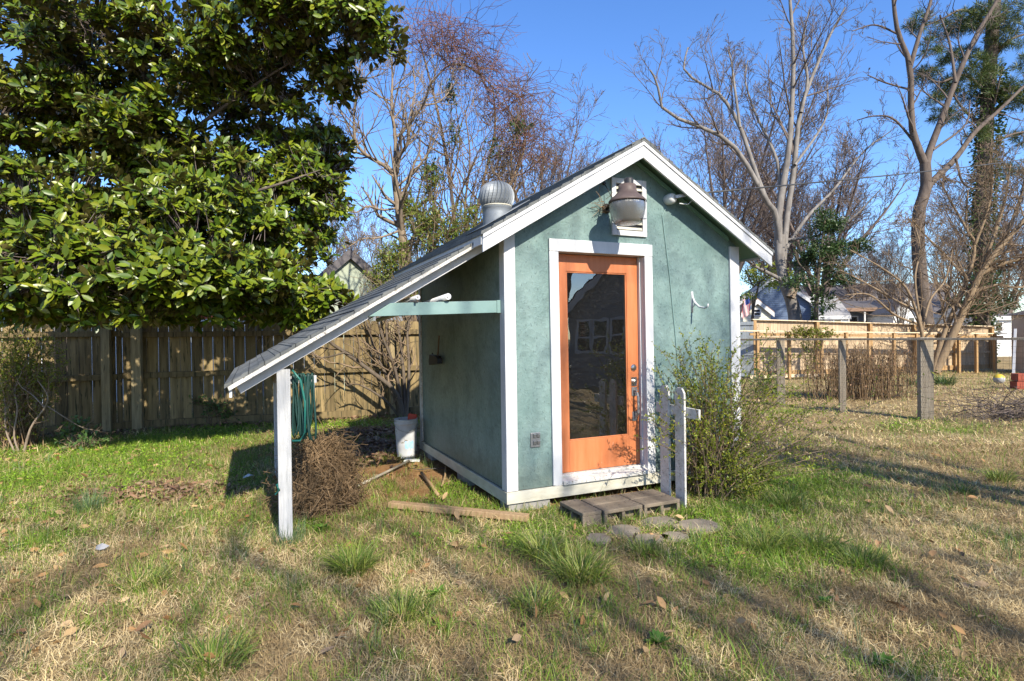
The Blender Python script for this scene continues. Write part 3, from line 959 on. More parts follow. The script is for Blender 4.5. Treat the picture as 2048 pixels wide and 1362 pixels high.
stick('tool_handle', 'long grey wooden handle lying on bare dirt, pointing at the bucket', 'handle', [G(712, 973, .03), G(765, 948, .035), G(818, 922, .04)], .014, .017, M['greystick'])
stick('stick', 'short brown stick on the dirt in front of the foundation block', 'stick', [G(843, 946, .03), G(860, 967, .03), G(876, 990, .02)], .02, .017, M['lumber'])
stick('stick', 'thin brown lath leaning beside the block under the shed', 'stick', [G(892, 932, .05), G(890, 952, .03), G(884, 972, .02)], .013, .012, M['lumber'])
stick('wire_rod', 'thin grey bent wire rod lying on the bare dirt', 'rod', [G(818, 936, .02), G(838, 939, .03), G(866, 937, .03), G(892, 936, .03)], .004, .004, M['cable'])
p0, p1 = G(780, 1014, .02), G(1056, 1042, .02)
lm = MB()
mid = (p0 + p1) / 2
lm.bar(p0 - mid, p1 - mid, .085, .05)
o = lm.build('lumber_board', M['lumber'], None, False, .005)
o.location = mid + np.array([0, 0, .028]); o.rotation_euler = (0, 0, 0)
tag(o, 'long brown board lying in the grass before the shed corner', 'board')
o = MB().prism_xy([(-.10, -.05), (.10, -.06), (.12, .04), (-.06, .06)], 0, .012).build('plastic_scrap', M['vinyl'], None, False, .003)
o.location = G(822, 921, .02); o.rotation_euler = (.1, .08, .3); tag(o, 'flat pale plastic scrap lying at the foot of the bucket', 'scrap')
for u, v_, lab in ((497, 955, 'crumpled white scrap lying in the shade left of the lean-to post'), (205, 1098, 'grey pale scrap lying in the grass at the left')):
    rr = np.random.default_rng(int(u)); sz = 1 if u > 300 else .7
    vs = [(math.cos(a) * .075 * sz * rr.uniform(.6, 1.1), math.sin(a) * .05 * sz * rr.uniform(.6, 1.1), rr.uniform(0, .03)) for a in np.linspace(0, 2 * PI, 9)[:-1]] + [(0, 0, .045)]
    o = MB().add(vs, [(i, (i + 1) % 8, 8) for i in range(8)]).build('paper_scrap', M['vinyl'] if u > 300 else M['greyscrap'])
    o.location = G(u, v_, .03); tag(o, lab, 'scrap', 'pale scraps in the grass')
# ================================================================== VEGETATION TOOLS
def norm(v):
    return v / (np.linalg.norm(v, axis=-1, keepdims=True) + 1e-9)


def resample(pts, n):
    """Catmull-Rom through pts, n samples"""
    P = np.asarray(pts, float)
    if len(P) == 2:
        t = np.linspace(0, 1, n)[:, None]
        return P[0] * (1 - t) + P[1] * t
    Q = np.vstack([2 * P[0] - P[1], P, 2 * P[-1] - P[-2]])
    out = []
    for s in np.linspace(0, len(P) - 1 - 1e-6, n):
        i = int(s); t = s - i
        a, b, c, d = Q[i], Q[i + 1], Q[i + 2], Q[i + 3]
        out.append(.5 * (2 * b + (c - a) * t + (2 * a - 5 * b + 4 * c - d) * t * t + (3 * b - a - 3 * c + d) * t ** 3))
    return np.array(out)


def tubes(P, Rd, sides):
    """P (N,n,3), Rd (N,n) -> verts, quads"""
    N, n, _ = P.shape
    T = np.empty_like(P)
    T[:, 1:-1] = P[:, 2:] - P[:, :-2]; T[:, 0] = P[:, 1] - P[:, 0]; T[:, -1] = P[:, -1] - P[:, -2]
    T = norm(T)
    tm = norm(T.mean(1, keepdims=True))
    ref = np.where(np.abs(tm[..., 2:3]) > .8, np.array([1.0, .2, 0]), np.array([.1, .2, 1.0]))
    S = norm(np.cross(T, np.broadcast_to(ref, T.shape)))
    U = np.cross(S, T)
    a = np.arange(sides) * 2 * PI / sides
    V = P[:, :, None] + Rd[:, :, None, None] * (S[:, :, None] * np.cos(a)[None, None, :, None] + U[:, :, None] * np.sin(a)[None, None, :, None])
    V = V.reshape(-1, 3)
    base = (np.arange(N) * n * sides)[:, None, None]
    i = (np.arange(n - 1) * sides)[None, :, None]
    k = np.arange(sides)[None, None, :]; k2 = (k + 1) % sides
    q = np.stack([base + i + k, base + i + k2, base + i + sides + k2, base + i + sides + k], -1).reshape(-1, 4)
    return V, q


class Geo:
    def __init__(self): self.v, self.q, self.t, self.n = [], [], [], 0

    def add(self, v, q=None, t=None):
        self.v.append(v)
        if q is not None: self.q.append(q + self.n)
        if t is not None: self.t.append(t + self.n)
        self.n += len(v)

    def build(self, name, mat, parent=None, smooth=True, origin=None):
        v = np.vstack(self.v)
        if origin is not None: v = v - np.asarray(origin)
        return np_object(name, v, np.vstack(self.q) if self.q else None, np.vstack(self.t) if self.t else None, mat, parent, smooth)


def spawn(P, R0, R1, k, tmin, ang, lenr, up, wig, n, g, rr, absl=None, taper=.25, tmax=1.0):
    """k children on each parent polyline"""
    N, m, _ = P.shape
    t = tmin + (tmax - tmin) * ((np.arange(k)[None, :] + g.random((N, k))) / k)
    s = t * (m - 1)
    i = np.clip(s.astype(int), 0, m - 2); f = (s - i)[..., None]
    rows = np.arange(N)[:, None]
    A, B = P[rows, i], P[rows, i + 1]
    base = A * (1 - f) + B * f
    T = norm(B - A)
    plen = np.linalg.norm(np.diff(P, axis=1), axis=2).sum(1)[:, None]
    az = g.random((N, k)) * 2 * PI
    ref = np.where(np.abs(T[..., 2:3]) > .9, np.array([1.0, 0, 0]), np.array([0, 0, 1.0]))
    S = norm(np.cross(T, ref)); U = np.cross(S, T)
    an = ang * (.65 + .7 * g.random((N, k)))
    d = np.cos(an)[..., None] * T + np.sin(an)[..., None] * (np.cos(az)[..., None] * S + np.sin(az)[..., None] * U)
    if absl is None:
        L = plen * lenr * (.55 + .7 * g.random((N, k))) * (1.15 - .55 * t)
    else:
        L = absl * (.5 + g.random((N, k)))
    rp = R0[:, None] * (1 - t) + R1[:, None] * t
    C = np.empty((N * k, n, 3))
    d = d.reshape(-1, 3); b = base.reshape(-1, 3); st = (L.reshape(-1) / (n - 1))[:, None]
    C[:, 0] = b
    for j in range(1, n):
        d = norm(d + wig * g.normal(0, 1, d.shape) + np.array([0, 0, up]))
        b = b + d * st
        C[:, j] = b
    r0 = (rp * rr).reshape(-1)
    return C, r0, r0 * taper


def pad_r(R0, R1, n):
    t = np.linspace(0, 1, n)[None]
    return R0[:, None] * (1 - t) + R1[:, None] * t


def twigs(geo, P, R0, R1, levels, g, rmin):
    """levels: list of dicts; adds tubes; returns the last generation"""
    for lv in levels:
        P, R0, R1 = spawn(P, R0, R1, lv['k'], lv.get('tmin', .25), lv['ang'], lv.get('len', .5), lv.get('up', .05), lv.get('wig', .15), lv.get('n', 5), g, lv.get('rr', .6), lv.get('abs'), tmax=lv.get('tmax', 1.0))
        R0 = np.maximum(R0, rmin); R1 = np.maximum(R1, rmin * .6)
        geo.add(*tubes(P, pad_r(R0, R1, P.shape[1]), lv.get('s', 3)))
    return P, R0, R1


def limbs_geo(limbs, n=14, sides=8):
    """limbs: (list of 3-D points, r0, r1)"""
    geo = Geo()
    Ps, r0s, r1s = [], [], []
    for pts, r0, r1 in limbs:
        P = resample(pts, n)[None]
        Rr = r0 * (1 - np.linspace(0, 1, n)) + r1 * np.linspace(0, 1, n)
        geo.add(*tubes(P, Rr[None], sides))
        Ps.append(P[0]); r0s.append(r0); r1s.append(r1)
    return geo, np.array(Ps), np.array(r0s), np.array(r1s)


def pix_limb(pix, Y, w0, w1, dy=0.0):
    """pixel polyline at depth Y..Y+dy, widths in photo pixels"""
    n = len(pix)
    pts = [D(u, v, Y + dy * i / max(n - 1, 1)) for i, (u, v) in enumerate(pix)]
    return (pts, w0 * Y / FOC / 2, max(w1, .4) * Y / FOC / 2)


def bare_tree(name, label, limbs, levels, seed, barkm, twigm, base, rmin=.006, group=None, skip=0, wood='trunk', cat='tree'):
    g = np.random.default_rng(seed)
    geo, P, r0, r1 = limbs_geo(limbs)
    root = thing(name, label, cat, base, 0, group)
    geo.build(wood, barkm, root, True, base)
    tg = Geo()
    last = twigs(tg, P[skip:], r0[skip:], r1[skip:], levels, g, rmin)
    tg.build('crown', twigm, root, True, base)
    return root, P, last


# leaf shapes -----------------------------------------------------------
LEAF_V = np.array([(0, 0, 0), (0, .36, -.035), (0, .72, -.03), (0, 1, -.07), (-.19, .36, .035), (-.175, .70, .02), (.19, .36, .035), (.175, .70, .02)], float)
LEAF_T = np.array([(0, 1, 4), (1, 2, 5), (1, 5, 4), (2, 3, 5), (0, 6, 1), (1, 6, 7), (1, 7, 2), (2, 7, 3)])
SM_V = np.array([(0, 0, 0), (-.25, .5, .06), (0, 1, 0), (.25, .5, .06)], float)
SM_Q = np.array([(0, 3, 2, 1)])


def leaves(geo, pos, axis, nrm, size, width=1.0, shape='big'):
    Vt, F = (LEAF_V, LEAF_T) if shape == 'big' else (SM_V, SM_Q)
    y = norm(axis); x = norm(np.cross(y, nrm)); z = np.cross(x, y)
    size = np.broadcast_to(size, (len(pos),))
    Vv = Vt[None, :, 0:1] * width * x[:, None] + Vt[None, :, 1:2] * y[:, None] + Vt[None, :, 2:3] * z[:, None]
    Vv = pos[:, None] + Vv * size[:, None, None]
    idx = (np.arange(len(pos)) * len(Vt))[:, None, None] + F[None]
    if shape == 'big': geo.add(Vv.reshape(-1, 3), None, idx.reshape(-1, 3))
    else: geo.add(Vv.reshape(-1, 3), idx.reshape(-1, 4))


def rand_dirs(n, g):
    return norm(g.normal(0, 1, (n, 3)))


def ell_points(c, r, n, g, shell=.5):
    d = rand_dirs(n, g)
    q = (shell + (1 - shell) * g.random(n) ** .6)[:, None]
    return np.asarray(c) + d * q * np.asarray(r), d


def twig_leaves(geo, P, per, size, g, width=1.0, up=.4, shape='small', tmin=.15):
    """leaves along twig polylines"""
    N, m, _ = P.shape
    t = tmin + (1 - tmin) * g.random((N, per)); s = t * (m - 1)
    i = np.clip(s.astype(int), 0, m - 2); f = (s - i)[..., None]
    rows = np.arange(N)[:, None]
    A, B = P[rows, i], P[rows, i + 1]
    pos = (A * (1 - f) + B * f).reshape(-1, 3)
    T = norm(B - A).reshape(-1, 3)
    ax = norm(T * .6 + rand_dirs(len(pos), g) * .8 + np.array([0, 0, .15]))
    nr = norm(rand_dirs(len(pos), g) * .7 + np.array([0, 0, up]))
    leaves(geo, pos, ax, nr, size * (.6 + .7 * g.random(len(pos))), width, shape)


# ================================================================== MAGNOLIA
g = np.random.default_rng(101)
mb_ = D(132, 640, 11.4); mb_[2] = 0
mag = thing('magnolia_tree', 'big glossy-leaved magnolia overhanging the weathered wooden fence at the left', 'tree', mb_)
tr = [([mb_ + (0, 0, -.1), D(138, 500, 11.3), D(132, 330, 11.3), D(120, 200, 11.3), D(110, 60, 11.3), D(100, -150, 11.3)], .24, .10),
      ([D(138, 420, 11.2), D(240, 290, 9.8), D(330, 180, 9.3), D(420, 90, 9.0)], .06, .006),
      ([D(138, 470, 11.2), D(300, 330, 9.8), D(480, 190, 9.2), D(640, 90, 8.9)], .06, .006),
      ([D(140, 520, 11.2), D(330, 430, 9.2), D(520, 380, 8.6), D(640, 340, 9)], .055, .006),
      ([D(140, 560, 11.2), D(260, 540, 8.8), D(420, 545, 7.6), D(560, 560, 7.6)], .05, .006),
      ([D(130, 540, 11.2), D(80, 500, 8.6), D(60, 470, 7.2), D(100, 520, 6.4)], .05, .006),
      ([D(125, 330, 11.2), D(40, 290, 9.4), D(-60, 230, 8.6)], .05, .006),
      ([D(118, 160, 11.2), D(180, 90, 9.4), D(160, 20, 8.6)], .06, .006),
      ([D(135, 420, 11.2), D(40, 330, 11.2), D(-120, 300, 10)], .05, .006)]
lg, LP, l0, l1 = limbs_geo([([np.asarray(p) for p in a], b, c) for a, b, c in tr], 16, 9)
lg.build('trunk', M['brownbark'], mag, True, mb_)
ELL = [(120, 545, 6.9, 1.25, .8, .50, 300), (330, 550, 7.1, 1.05, .8, .42, 250), (510, 570, 7.7, .75, .7, .42, 130), (40, 430, 7.3, .9, .8, .6, 120),
       (620, 600, 8.3, .45, .5, .42, 60), (230, 420, 7.9, 1.1, .8, .50, 150), (420, 420, 8.1, .9, .8, .50, 110), (230, 225, 8.9, 1.15, .9, .55, 130),
       (40, 160, 8.7, 1.0, .9, .9, 130), (360, 100, 8.9, 1.2, 1.0, .55, 160), (500, 55, 8.8, 1.0, .9, .45, 150), (640, 40, 8.6, .75, .7, .48, 120),
       (735, 55, 8.4, .42, .5, .42, 65), (560, 200, 9.6, .75, .8, .5, 85), (610, 330, 9.9, .55, .7, .75, 120), (530, 350, 10.2, .7, .7, .7, 90),
       (600, 470, 10.0, .50, .6, .5, 75), (430, 250, 10.4, 1.0, .8, .8, 80), (200, 30, 8.6, 1.3, 1, .5, 130), (330, 330, 9.9, 1.0, .7, .6, 70),
       (660, 150, 9.0, .4, .5, .42, 45), (300, -170, 9.2, 2.6, 1.6, .9, 260), (-180, 300, 8.8, 1.2, 1.4, 1.6, 160), (620, -130, 9, 1.2, 1.0, .7, 110),
       (330, 615, 8.2, .9, .6, .22, 90), (80, 120, 9.6, .9, .8, .9, 120), (60, 270, 9.4, .9, .7, .7, 130), (180, 330, 9.6, .9, .7, .6, 110), (300, 300, 9.3, .9, .7, .6, 110), (430, 350, 8.9, .8, .7, .5, 110), (540, 430, 9.2, .6, .6, .5, 100), (200, 480, 9.0, 1.2, .7, .6, 130), (380, 490, 9.2, 1.0, .7, .5, 130), (560, 540, 9.3, .7, .6, .4, 90), (660, 420, 9.6, .25, .4, .5, 30), (100, 620, 7.6, 1.0, .6, .25, 80), (560, 620, 8.6, .6, .5, .25, 50), (215, 110, 9.8, .8, .7, .8, 90), (240, 220, 9.9, .7, .6, .6, 70), (120, 60, 9.6, .8, .7, .6, 80), (655, 300, 10, .35, .5, .7, 50), (640, 400, 10.1, .35, .5, .6, 46), (500, 260, 10.5, .7, .5, .6, 60), (40, 625, 6.8, .35, .3, .25, 24), (190, 628, 6.9, .22, .25, .22, 16), (265, 600, 6.8, .25, .25, .28, 18), (410, 615, 7.4, .3, .3, .25, 18), (640, 610, 8.4, .3, .3, .35, 24), (500, 600, 7.6, .3, .3, .3, 18), (450, 160, 9.8, 1.0, .8, .7, 110), (520, 500, 8.6, .7, .6, .4, 70), (60, 590, 6.9, .7, .5, .22, 60)]
lf = Geo(); tw = Geo()
allc, alld = [], []
for u, v, Y, rx, ry, rz, n in ELL:
    ns = max(2, int(n / 5.2))
    sc_, sd_ = ell_points(D(u, v, Y), (rx, ry, rz * 1.1), ns, g, .35)
    kk = np.repeat(np.arange(ns), 12)
    q_ = rand_dirs(len(kk), g); q_[:, 2] = np.abs(q_[:, 2]) * .8 - .12
    rr_ = g.uniform(.14, .32, ns)[kk][:, None]
    c = sc_[kk] + q_ * rr_ * (.75 + .35 * g.random(len(kk)))[:, None] * np.array([1.15, 1.15, .85])
    d = norm(q_ + .5 * sd_[kk])
    # keep clear of the shed
    allc.append(c); alld.append(norm(d * np.array([1, 1, .7]) + np.array([0, -.25, .45])))
C = np.vstack(allc); A = norm(np.vstack(alld) + .35 * g.normal(0, 1, C.shape))
for k in range(9):
    az = k * 2 * PI / 9 * 1.0 + g.random(len(C)) * .6 + k * .9
    ref = np.where(np.abs(A[:, 2:3]) > .9, np.array([1.0, 0, 0]), np.array([0, 0, 1.0]))
    S = norm(np.cross(A, ref)); U = np.cross(S, A)
    op = R(38) + R(48) * g.random(len(C))
    ax = np.cos(op)[:, None] * A + np.sin(op)[:, None] * (np.cos(az)[:, None] * S + np.sin(az)[:, None] * U)
    nr = norm(A + .3 * g.normal(0, 1, A.shape) + np.array([0, 0, .25]))
    p = C - A * (.012 * k) + ax * .02
    leaves(lf, p, norm(ax - np.array([0, 0, .12])), nr, (.095 + .075 * g.random(len(C))), 1.08)
lf.build('crown', M['magnolia'], mag, True, mb_)
# twigs carrying the whorls: from each whorl back towards the nearest limb sample
LS = LP.reshape(-1, 3)
idx = np.array([np.argmin(((LS - c) ** 2).sum(1)) for c in C])
tgt = LS[idx]
near = np.clip(np.linalg.norm(tgt - C, axis=1), 0, .26)[:, None]
d0 = norm(tgt - C)
t = np.linspace(0, 1, 5)[None, :, None]
P = C[:, None] - A[:, None] * t * .12 + d0[:, None] * near[:, None] * t ** 1.5
tw.add(*tubes(P, np.broadcast_to(np.linspace(.0035, .006, 5)[None], P.shape[:2]), 4))
tag(tw.build('twigs', M['twig'], mag, True, mb_), kind='stuff')

# ================================================================== MIDDLE TREES
Y = 12.8
b = D(818, 700, Y); b[2] = 0
fig = [pix_limb([(835, 790), (818, 640), (808, 500), (800, 440), (795, 405), (788, 345)], Y, 20, 12),
       pix_limb([(788, 350), (791, 282), (783, 211), (785, 150), (778, 95)], Y, 9, 2.5, .5),
       pix_limb([(789, 345), (800, 310), (815, 288), (822, 245), (848, 208), (862, 165)], Y, 9, 2.5, -.8),
       pix_limb([(788, 350), (767, 330), (735, 312), (712, 285), (708, 235), (714, 180), (722, 120)], Y, 9, 2.5, -.6),
       pix_limb([(815, 290), (818, 240), (830, 190), (826, 130)], Y, 5, 2, .4),
       pix_limb([(798, 415), (765, 420), (735, 412), (712, 425), (690, 415)], Y, 5, 2, -.5),
       pix_limb([(793, 375), (830, 340), (860, 300), (880, 255)], Y, 5, 2, .6),
       pix_limb([(803, 460), (760, 475), (725, 478), (700, 492)], Y, 5, 2, -.6),
       pix_limb([(735, 312), (705, 300), (680, 270), (660, 255)], Y, 5, 2, -.3),
       pix_limb([(712, 290), (690, 240), (668, 190), (662, 150)], Y, 4, 1.6, .3),
       pix_limb([(850, 210), (875, 205), (900, 180), (905, 140)], Y, 4, 1.6, .3)]
LV = [dict(k=9, tmin=.2, ang=R(52), len=.42, up=.10, wig=.16, n=6, rr=.62, s=4), dict(k=5, tmin=.25, ang=R(48), len=.5, up=.14, wig=.14, n=5, rr=.75, s=3)]
fig += [pix_limb([(712, 290), (690, 285), (650, 290), (600, 300), (545, 290)], Y - .8, 4, 1.4, -1.2),
        pix_limb([(690, 285), (660, 262), (620, 240), (590, 225)], Y - 1, 3.5, 1.4, -.8),
        pix_limb([(708, 235), (690, 200), (700, 150), (690, 100)], Y - .8, 4, 1.4, -.6),
        pix_limb([(714, 180), (735, 150), (760, 120), (745, 80)], Y - .6, 3.5, 1.4, -.4),
        pix_limb([(690, 290), (670, 320), (650, 360), (630, 380)], Y - 1, 3, 1.4, -.6)]
LV[0]['k'] = 15; LV[1]['k'] = 7
bare_tree('fig_tree', 'bare pale-barked fig tree behind the shed\'s lean-to, with upturned twigs', fig, LV, 5, M['figbark'], M['figbark'], b, .0075)

# vine-smothered tree with red-brown hanging strands
g = np.random.default_rng(31)
Y = 13.8
b = D(950, 720, Y); b[2] = 0
vt = [pix_limb([(950, 790), (940, 640), (915, 500), (905, 400), (885, 270), (860, 160), (838, 80)], Y, 11, 3, .3),
      pix_limb([(945, 640), (945, 480), (965, 370), (990, 260), (985, 170)], Y, 9, 2.5, .8),
      pix_limb([(950, 620), (980, 470), (1020, 370), (1050, 290), (1040, 220)], Y, 9, 2.5, .3),
      pix_limb([(942, 600), (900, 480), (865, 400), (850, 330), (870, 250)], Y, 7, 2, -.4),
      pix_limb([(950, 560), (1010, 440), (1060, 400), (1085, 340)], Y, 6, 2, .3),
      pix_limb([(860, 170), (900, 130), (950, 140), (1000, 190)], Y, 4, 2, .4),
      pix_limb([(935, 560), (880, 520), (850, 440), (830, 420)], Y, 6, 2, -.3),
      pix_limb([(945, 600), (930, 430), (940, 320), (930, 220)], Y, 6, 2, -.5)]
LV = [dict(k=16, tmin=.15, ang=R(42), len=.38, up=.10, wig=.2, n=6, rr=.6, s=4), dict(k=8, tmin=.2, ang=R(45), len=.6, up=.05, wig=.25, n=5, rr=.7)]
vroot, VP, _ = bare_tree('vine_covered_tree', 'tall thin tree smothered in arching red-brown vine, behind the turbine vent', vt, LV, 6, M['tantwig'], M['tantwig'], b, .0075)
spine = resample([D(836, 66, Y), D(880, 78, Y), D(930, 105, Y + .3), D(975, 150, Y + .2), D(1010, 205, Y), D(1035, 265, Y), D(1060, 330, Y)], 60)
N = 560
i = (g.random(N) ** 1.2 * 59).astype(int)
P = np.empty((N, 8, 3)); p = spine[i] + g.normal(0, 1, (N, 3)) * np.array([.30, .40, .22]) - np.array([0, 0, .1])
d = norm(np.stack([g.normal(.25, .7, N), g.normal(0, .5, N), g.normal(.35, .45, N)], 1))
st = (.10 + .13 * g.random(N))[:, None]
for k in range(8):
    P[:, k] = p
    d = norm(d + np.array([.03, 0, -.20]) + .16 * g.normal(0, 1, (N, 3)))
    p = p + d * st
vg = Geo(); vg.add(*tubes(P, np.broadcast_to(np.linspace(.007, .0035, 8)[None], (N, 8)), 3))
Pl = P[g.integers(0, N, 330)]
C2, a0, a1 = spawn(Pl, np.full(330, .005), np.full(330, .003), 2, .1, R(60), .5, -.08, .3, 5, g, .8)
vg.add(*tubes(C2, pad_r(np.full(len(C2), .0045), np.full(len(C2), .003), 5), 3))
# a few long whips
wp = [[D(840, 80, Y), D(858, 20, Y), D(858, -30, Y)], [D(835, 75, Y), D(838, 30, Y), D(850, -5, Y)], [D(850, 70, Y), D(880, 30, Y), D(872, 28, Y)],
      [D(960, 110, Y), D(930, 62, Y), D(968, 60, Y)], [D(985, 150, Y), D(1010, 60, Y), D(1035, 95, Y)], [D(1000, 160, Y), D(1045, 180, Y), D(1065, 210, Y)], [D(800, 75, Y), D(820, 45, Y), D(838, 60, Y)]]
for q in wp:
    vg.add(*tubes(resample(q, 10)[None], np.linspace(.006, .003, 10)[None], 4))
vg.build('vine', M['redtwig'], vroot, True, b)

# broad band of narrow-leaved evergreen shrubs under these trees
g = np.random.default_rng(41)


def leafy_shrub(name, label, base, ells, per, size, leafm, stemm, seed, width=.75, nst=16, group=None, cat='shrub', stemr=.012):
    g = np.random.default_rng(seed)
    root = thing(name, label, cat, base, 0, group)
    sg, lg = Geo(), Geo()
    base = np.asarray(base, float)
    for c, r, n in ells:
        c = np.asarray(c, float)
        m = max(4, int(nst))
        e, dd = ell_points(c, r, m, g, .3)
        t = np.linspace(0, 1, 7)[None, :, None]
        b0 = base + np.stack([g.normal(0, .12, m), g.normal(0, .12, m), np.zeros(m)], 1)
        ctrl = (b0 + e) / 2 + np.stack([(c[0] - base[0]) * -.2 + g.normal(0, .1, m), g.normal(0, .1, m), np.abs(g.normal(.15, .1, m))], 1)
        P = b0[:, None] * (1 - t) ** 2 + 2 * ctrl[:, None] * t * (1 - t) + e[:, None] * t * t
        sg.add(*tubes(P, np.broadcast_to(np.linspace(stemr, stemr * .35, 7)[None], (m, 7)), 4))
        tip, dd = ell_points(c, r, n, g, .1)
        # short leafy twigs
        dr = norm(dd + .6 * g.normal(0, 1, dd.shape) + np.array([0, 0, .35]))
        L = size * (2.0 + 2.5 * g.random(n))[:, None]
        Q = np.stack([tip - dr * L * .5, tip, tip + dr * L * .5 + np.array([0, 0, -.1]) * L], 1)
        sg.add(*tubes(Q, np.broadcast_to(np.array([.0035, .003, .002])[None], (n, 3)), 3))
        twig_leaves(lg, Q, per, size, g, width, .5, tmin=0)
    sg.build('stems', stemm, root, True, base)
    lg.build('foliage', leafm, root, True, base)
    return root


sh = lambda u, v, Y, rx, ry, rz, n: (D(u, v, Y), (rx, ry, rz), n)
bs = D(850, 600, 12.7); bs[2] = 0
leafy_shrub('evergreen_shrub', 'loose leafy evergreen shrub showing above the lean-to roof below the fig tree', bs,
            [sh(790, 520, 12.7, .45, .4, .50, 260), sh(850, 455, 12.7, .48, .4, .55, 300), sh(905, 480, 13, .5, .4, .45, 240), sh(815, 420, 13, .35, .3, .40, 130), sh(862, 365, 13, .25, .3, .4, 90), sh(755, 560, 12.6, .28, .3, .35, 110), sh(935, 440, 13, .4, .3, .4, 130), sh(800, 590, 12.7, .6, .4, .3, 160)],
            7, .085, M['nandina'], M['tantwig'], 42, .6)
bs2 = D(905, 600, 13.2); bs2[2] = 0
leafy_shrub('climbing_evergreen', 'dark leafy climber reaching up among the red-brown vine strands', bs2,
            [sh(900, 190, 13.3, .12, .2, .35, 40), sh(912, 270, 13.3, .16, .2, .3, 26), sh(1040, 255, 13.4, .3, .2, .12, 34), sh(865, 335, 13, .2, .2, .2, 34), sh(985, 300, 13.3, .2, .3, .3, 20)],
            6, .085, M['ivy'], M['twig'], 43, .8, 3)

# bare multi-stem shrub between the fence and the shed
g = np.random.default_rng(51)
Y = 9.5
b = G(798, 838); Y = b[1]
sb = [pix_limb([(800, 838), (792, 785), (745, 745), (690, 705), (655, 680), (630, 640), (600, 600)], Y, 11, 3, -.9),
      pix_limb([(806, 838), (795, 760), (775, 690), (772, 620), (760, 560)], Y, 9, 2, .2),
      pix_limb([(810, 838), (808, 760), (800, 680), (790, 600), (800, 530)], Y, 9, 2, .5),
      pix_limb([(812, 838), (818, 740), (815, 660), (830, 600)], Y, 8, 2, .4),
      pix_limb([(804, 838), (780, 770), (750, 700), (735, 650), (720, 600)], Y, 8, 2, .3),
      pix_limb([(808, 838), (790, 740), (760, 660), (745, 590)], Y, 7, 2, -.4),
      pix_limb([(802, 838), (770, 800), (720, 770), (690, 772)], Y, 6, 2, -.4),
      pix_limb([(655, 682), (600, 640), (545, 590), (510, 555), (478, 545)], Y - .9, 5, 2, -.3),
      pix_limb([(640, 660), (585, 600), (560, 560), (540, 500)], Y - .9, 5, 2, -.2),
      pix_limb([(630, 645), (560, 640), (520, 620), (470, 635)], Y - .9, 4, 1.5, -.2),
      pix_limb([(690, 705), (640, 715), (600, 690), (560, 700)], Y - .6, 4, 1.5, -.2)]
LV = [dict(k=9, tmin=.2, ang=R(50), len=.35, up=.08, wig=.22, n=6, rr=.6, s=4), dict(k=4, tmin=.2, ang=R(50), len=.55, up=.05, wig=.25, n=5, rr=.7)]
bare_tree('bare_shrub', 'tangled bare many-stemmed shrub between wooden fence and shed', sb, LV, 8, M['darkbark'], M['tantwig'], b, .0045, cat='shrub')

# ================================================================== BUSH BY THE DOOR
g = np.random.default_rng(61)
bb0 = W(1.97, -.36)
bush = thing('door_bush', 'sprawling small-leaved bush beside the white pickets at the shed front', 'shrub', bb0)
stems = Geo(); lg = Geo()
N = 140
az = g.random(N) * 2 * PI
out_ = np.stack([np.cos(az), np.sin(az)], 1)
# local sideways bias: along the facade to the right, towards camera
tx_ = EX[:2] * g.normal(.48, .68, N)[:, None] - EY[:2] * np.abs(g.normal(.0, .28, N))[:, None] + .12 * out_
hgt = np.clip(g.normal(.95, .34, N), .25, 1.6) * np.where(tx_ @ EX[:2] > .9, .75, 1)
nu = 34
tx_[:nu] = EX[:2] * g.uniform(-.45, .25, nu)[:, None] - EY[:2] * g.uniform(0, .18, nu)[:, None]
hgt[:nu] = g.uniform(1.0, 1.5, nu)
b0 = bb0 + np.stack([g.normal(0, .10, N), g.normal(0, .08, N), np.zeros(N)], 1)
e = b0 + np.stack([tx_[:, 0], tx_[:, 1], hgt], 1)
c1 = b0 + np.stack([tx_[:, 0] * .35, tx_[:, 1] * .35, hgt * .75], 1)
t = np.linspace(0, 1, 9)[None, :, None]
P = b0[:, None] * (1 - t) ** 2 + 2 * c1[:, None] * t * (1 - t) + e[:, None] * t * t
# keep the stems out of the wall
loc = (P - ORG) @ EY
P = P - EY * np.maximum(loc + .05, 0)[..., None]
stems.add(*tubes(P, pad_r(np.full(N, .0055), np.full(N, .0016), 9), 5))
C1, r0, r1 = spawn(P, np.full(N, .004), np.full(N, .0016), 5, .2, R(42), .26, .03, .14, 6, g, .8)
loc = (C1 - ORG) @ EY
C1 = C1 - EY * np.maximum(loc + .04, 0)[..., None]
stems.add(*tubes(C1, pad_r(np.full(len(C1), .0019), np.full(len(C1), .0010), 6), 3))
twig_leaves(lg, C1, 18, .0255, g, .95, .4)
twig_leaves(lg, P, 30, .027, g, .95, .4, tmin=.35)
# low dense skirt
cs, dd = ell_points(bb0 + EX * .12 - EY * .10 + np.array([0, 0, .22]), (.48, .31, .24), 330, g, .2)
loc = (cs - ORG) @ EY
cs = cs - EY * np.maximum(loc + .06, 0)[..., None]
cs[:, 2] = np.abs(cs[:, 2])
dr = norm(rand_dirs(len(cs), g) + np.array([0, 0, .5]))
Q = np.stack([cs - dr * .07, cs, cs + dr * .07], 1)
stems.add(*tubes(Q, np.full((len(cs), 3), .0016), 3))
twig_leaves(lg, Q, 26, .021, g, 1.1, .5, tmin=0)
stems.build('stems', M['tantwig'], bush, True, bb0)
lg.build('foliage', M['privet'], bush, True, bb0)

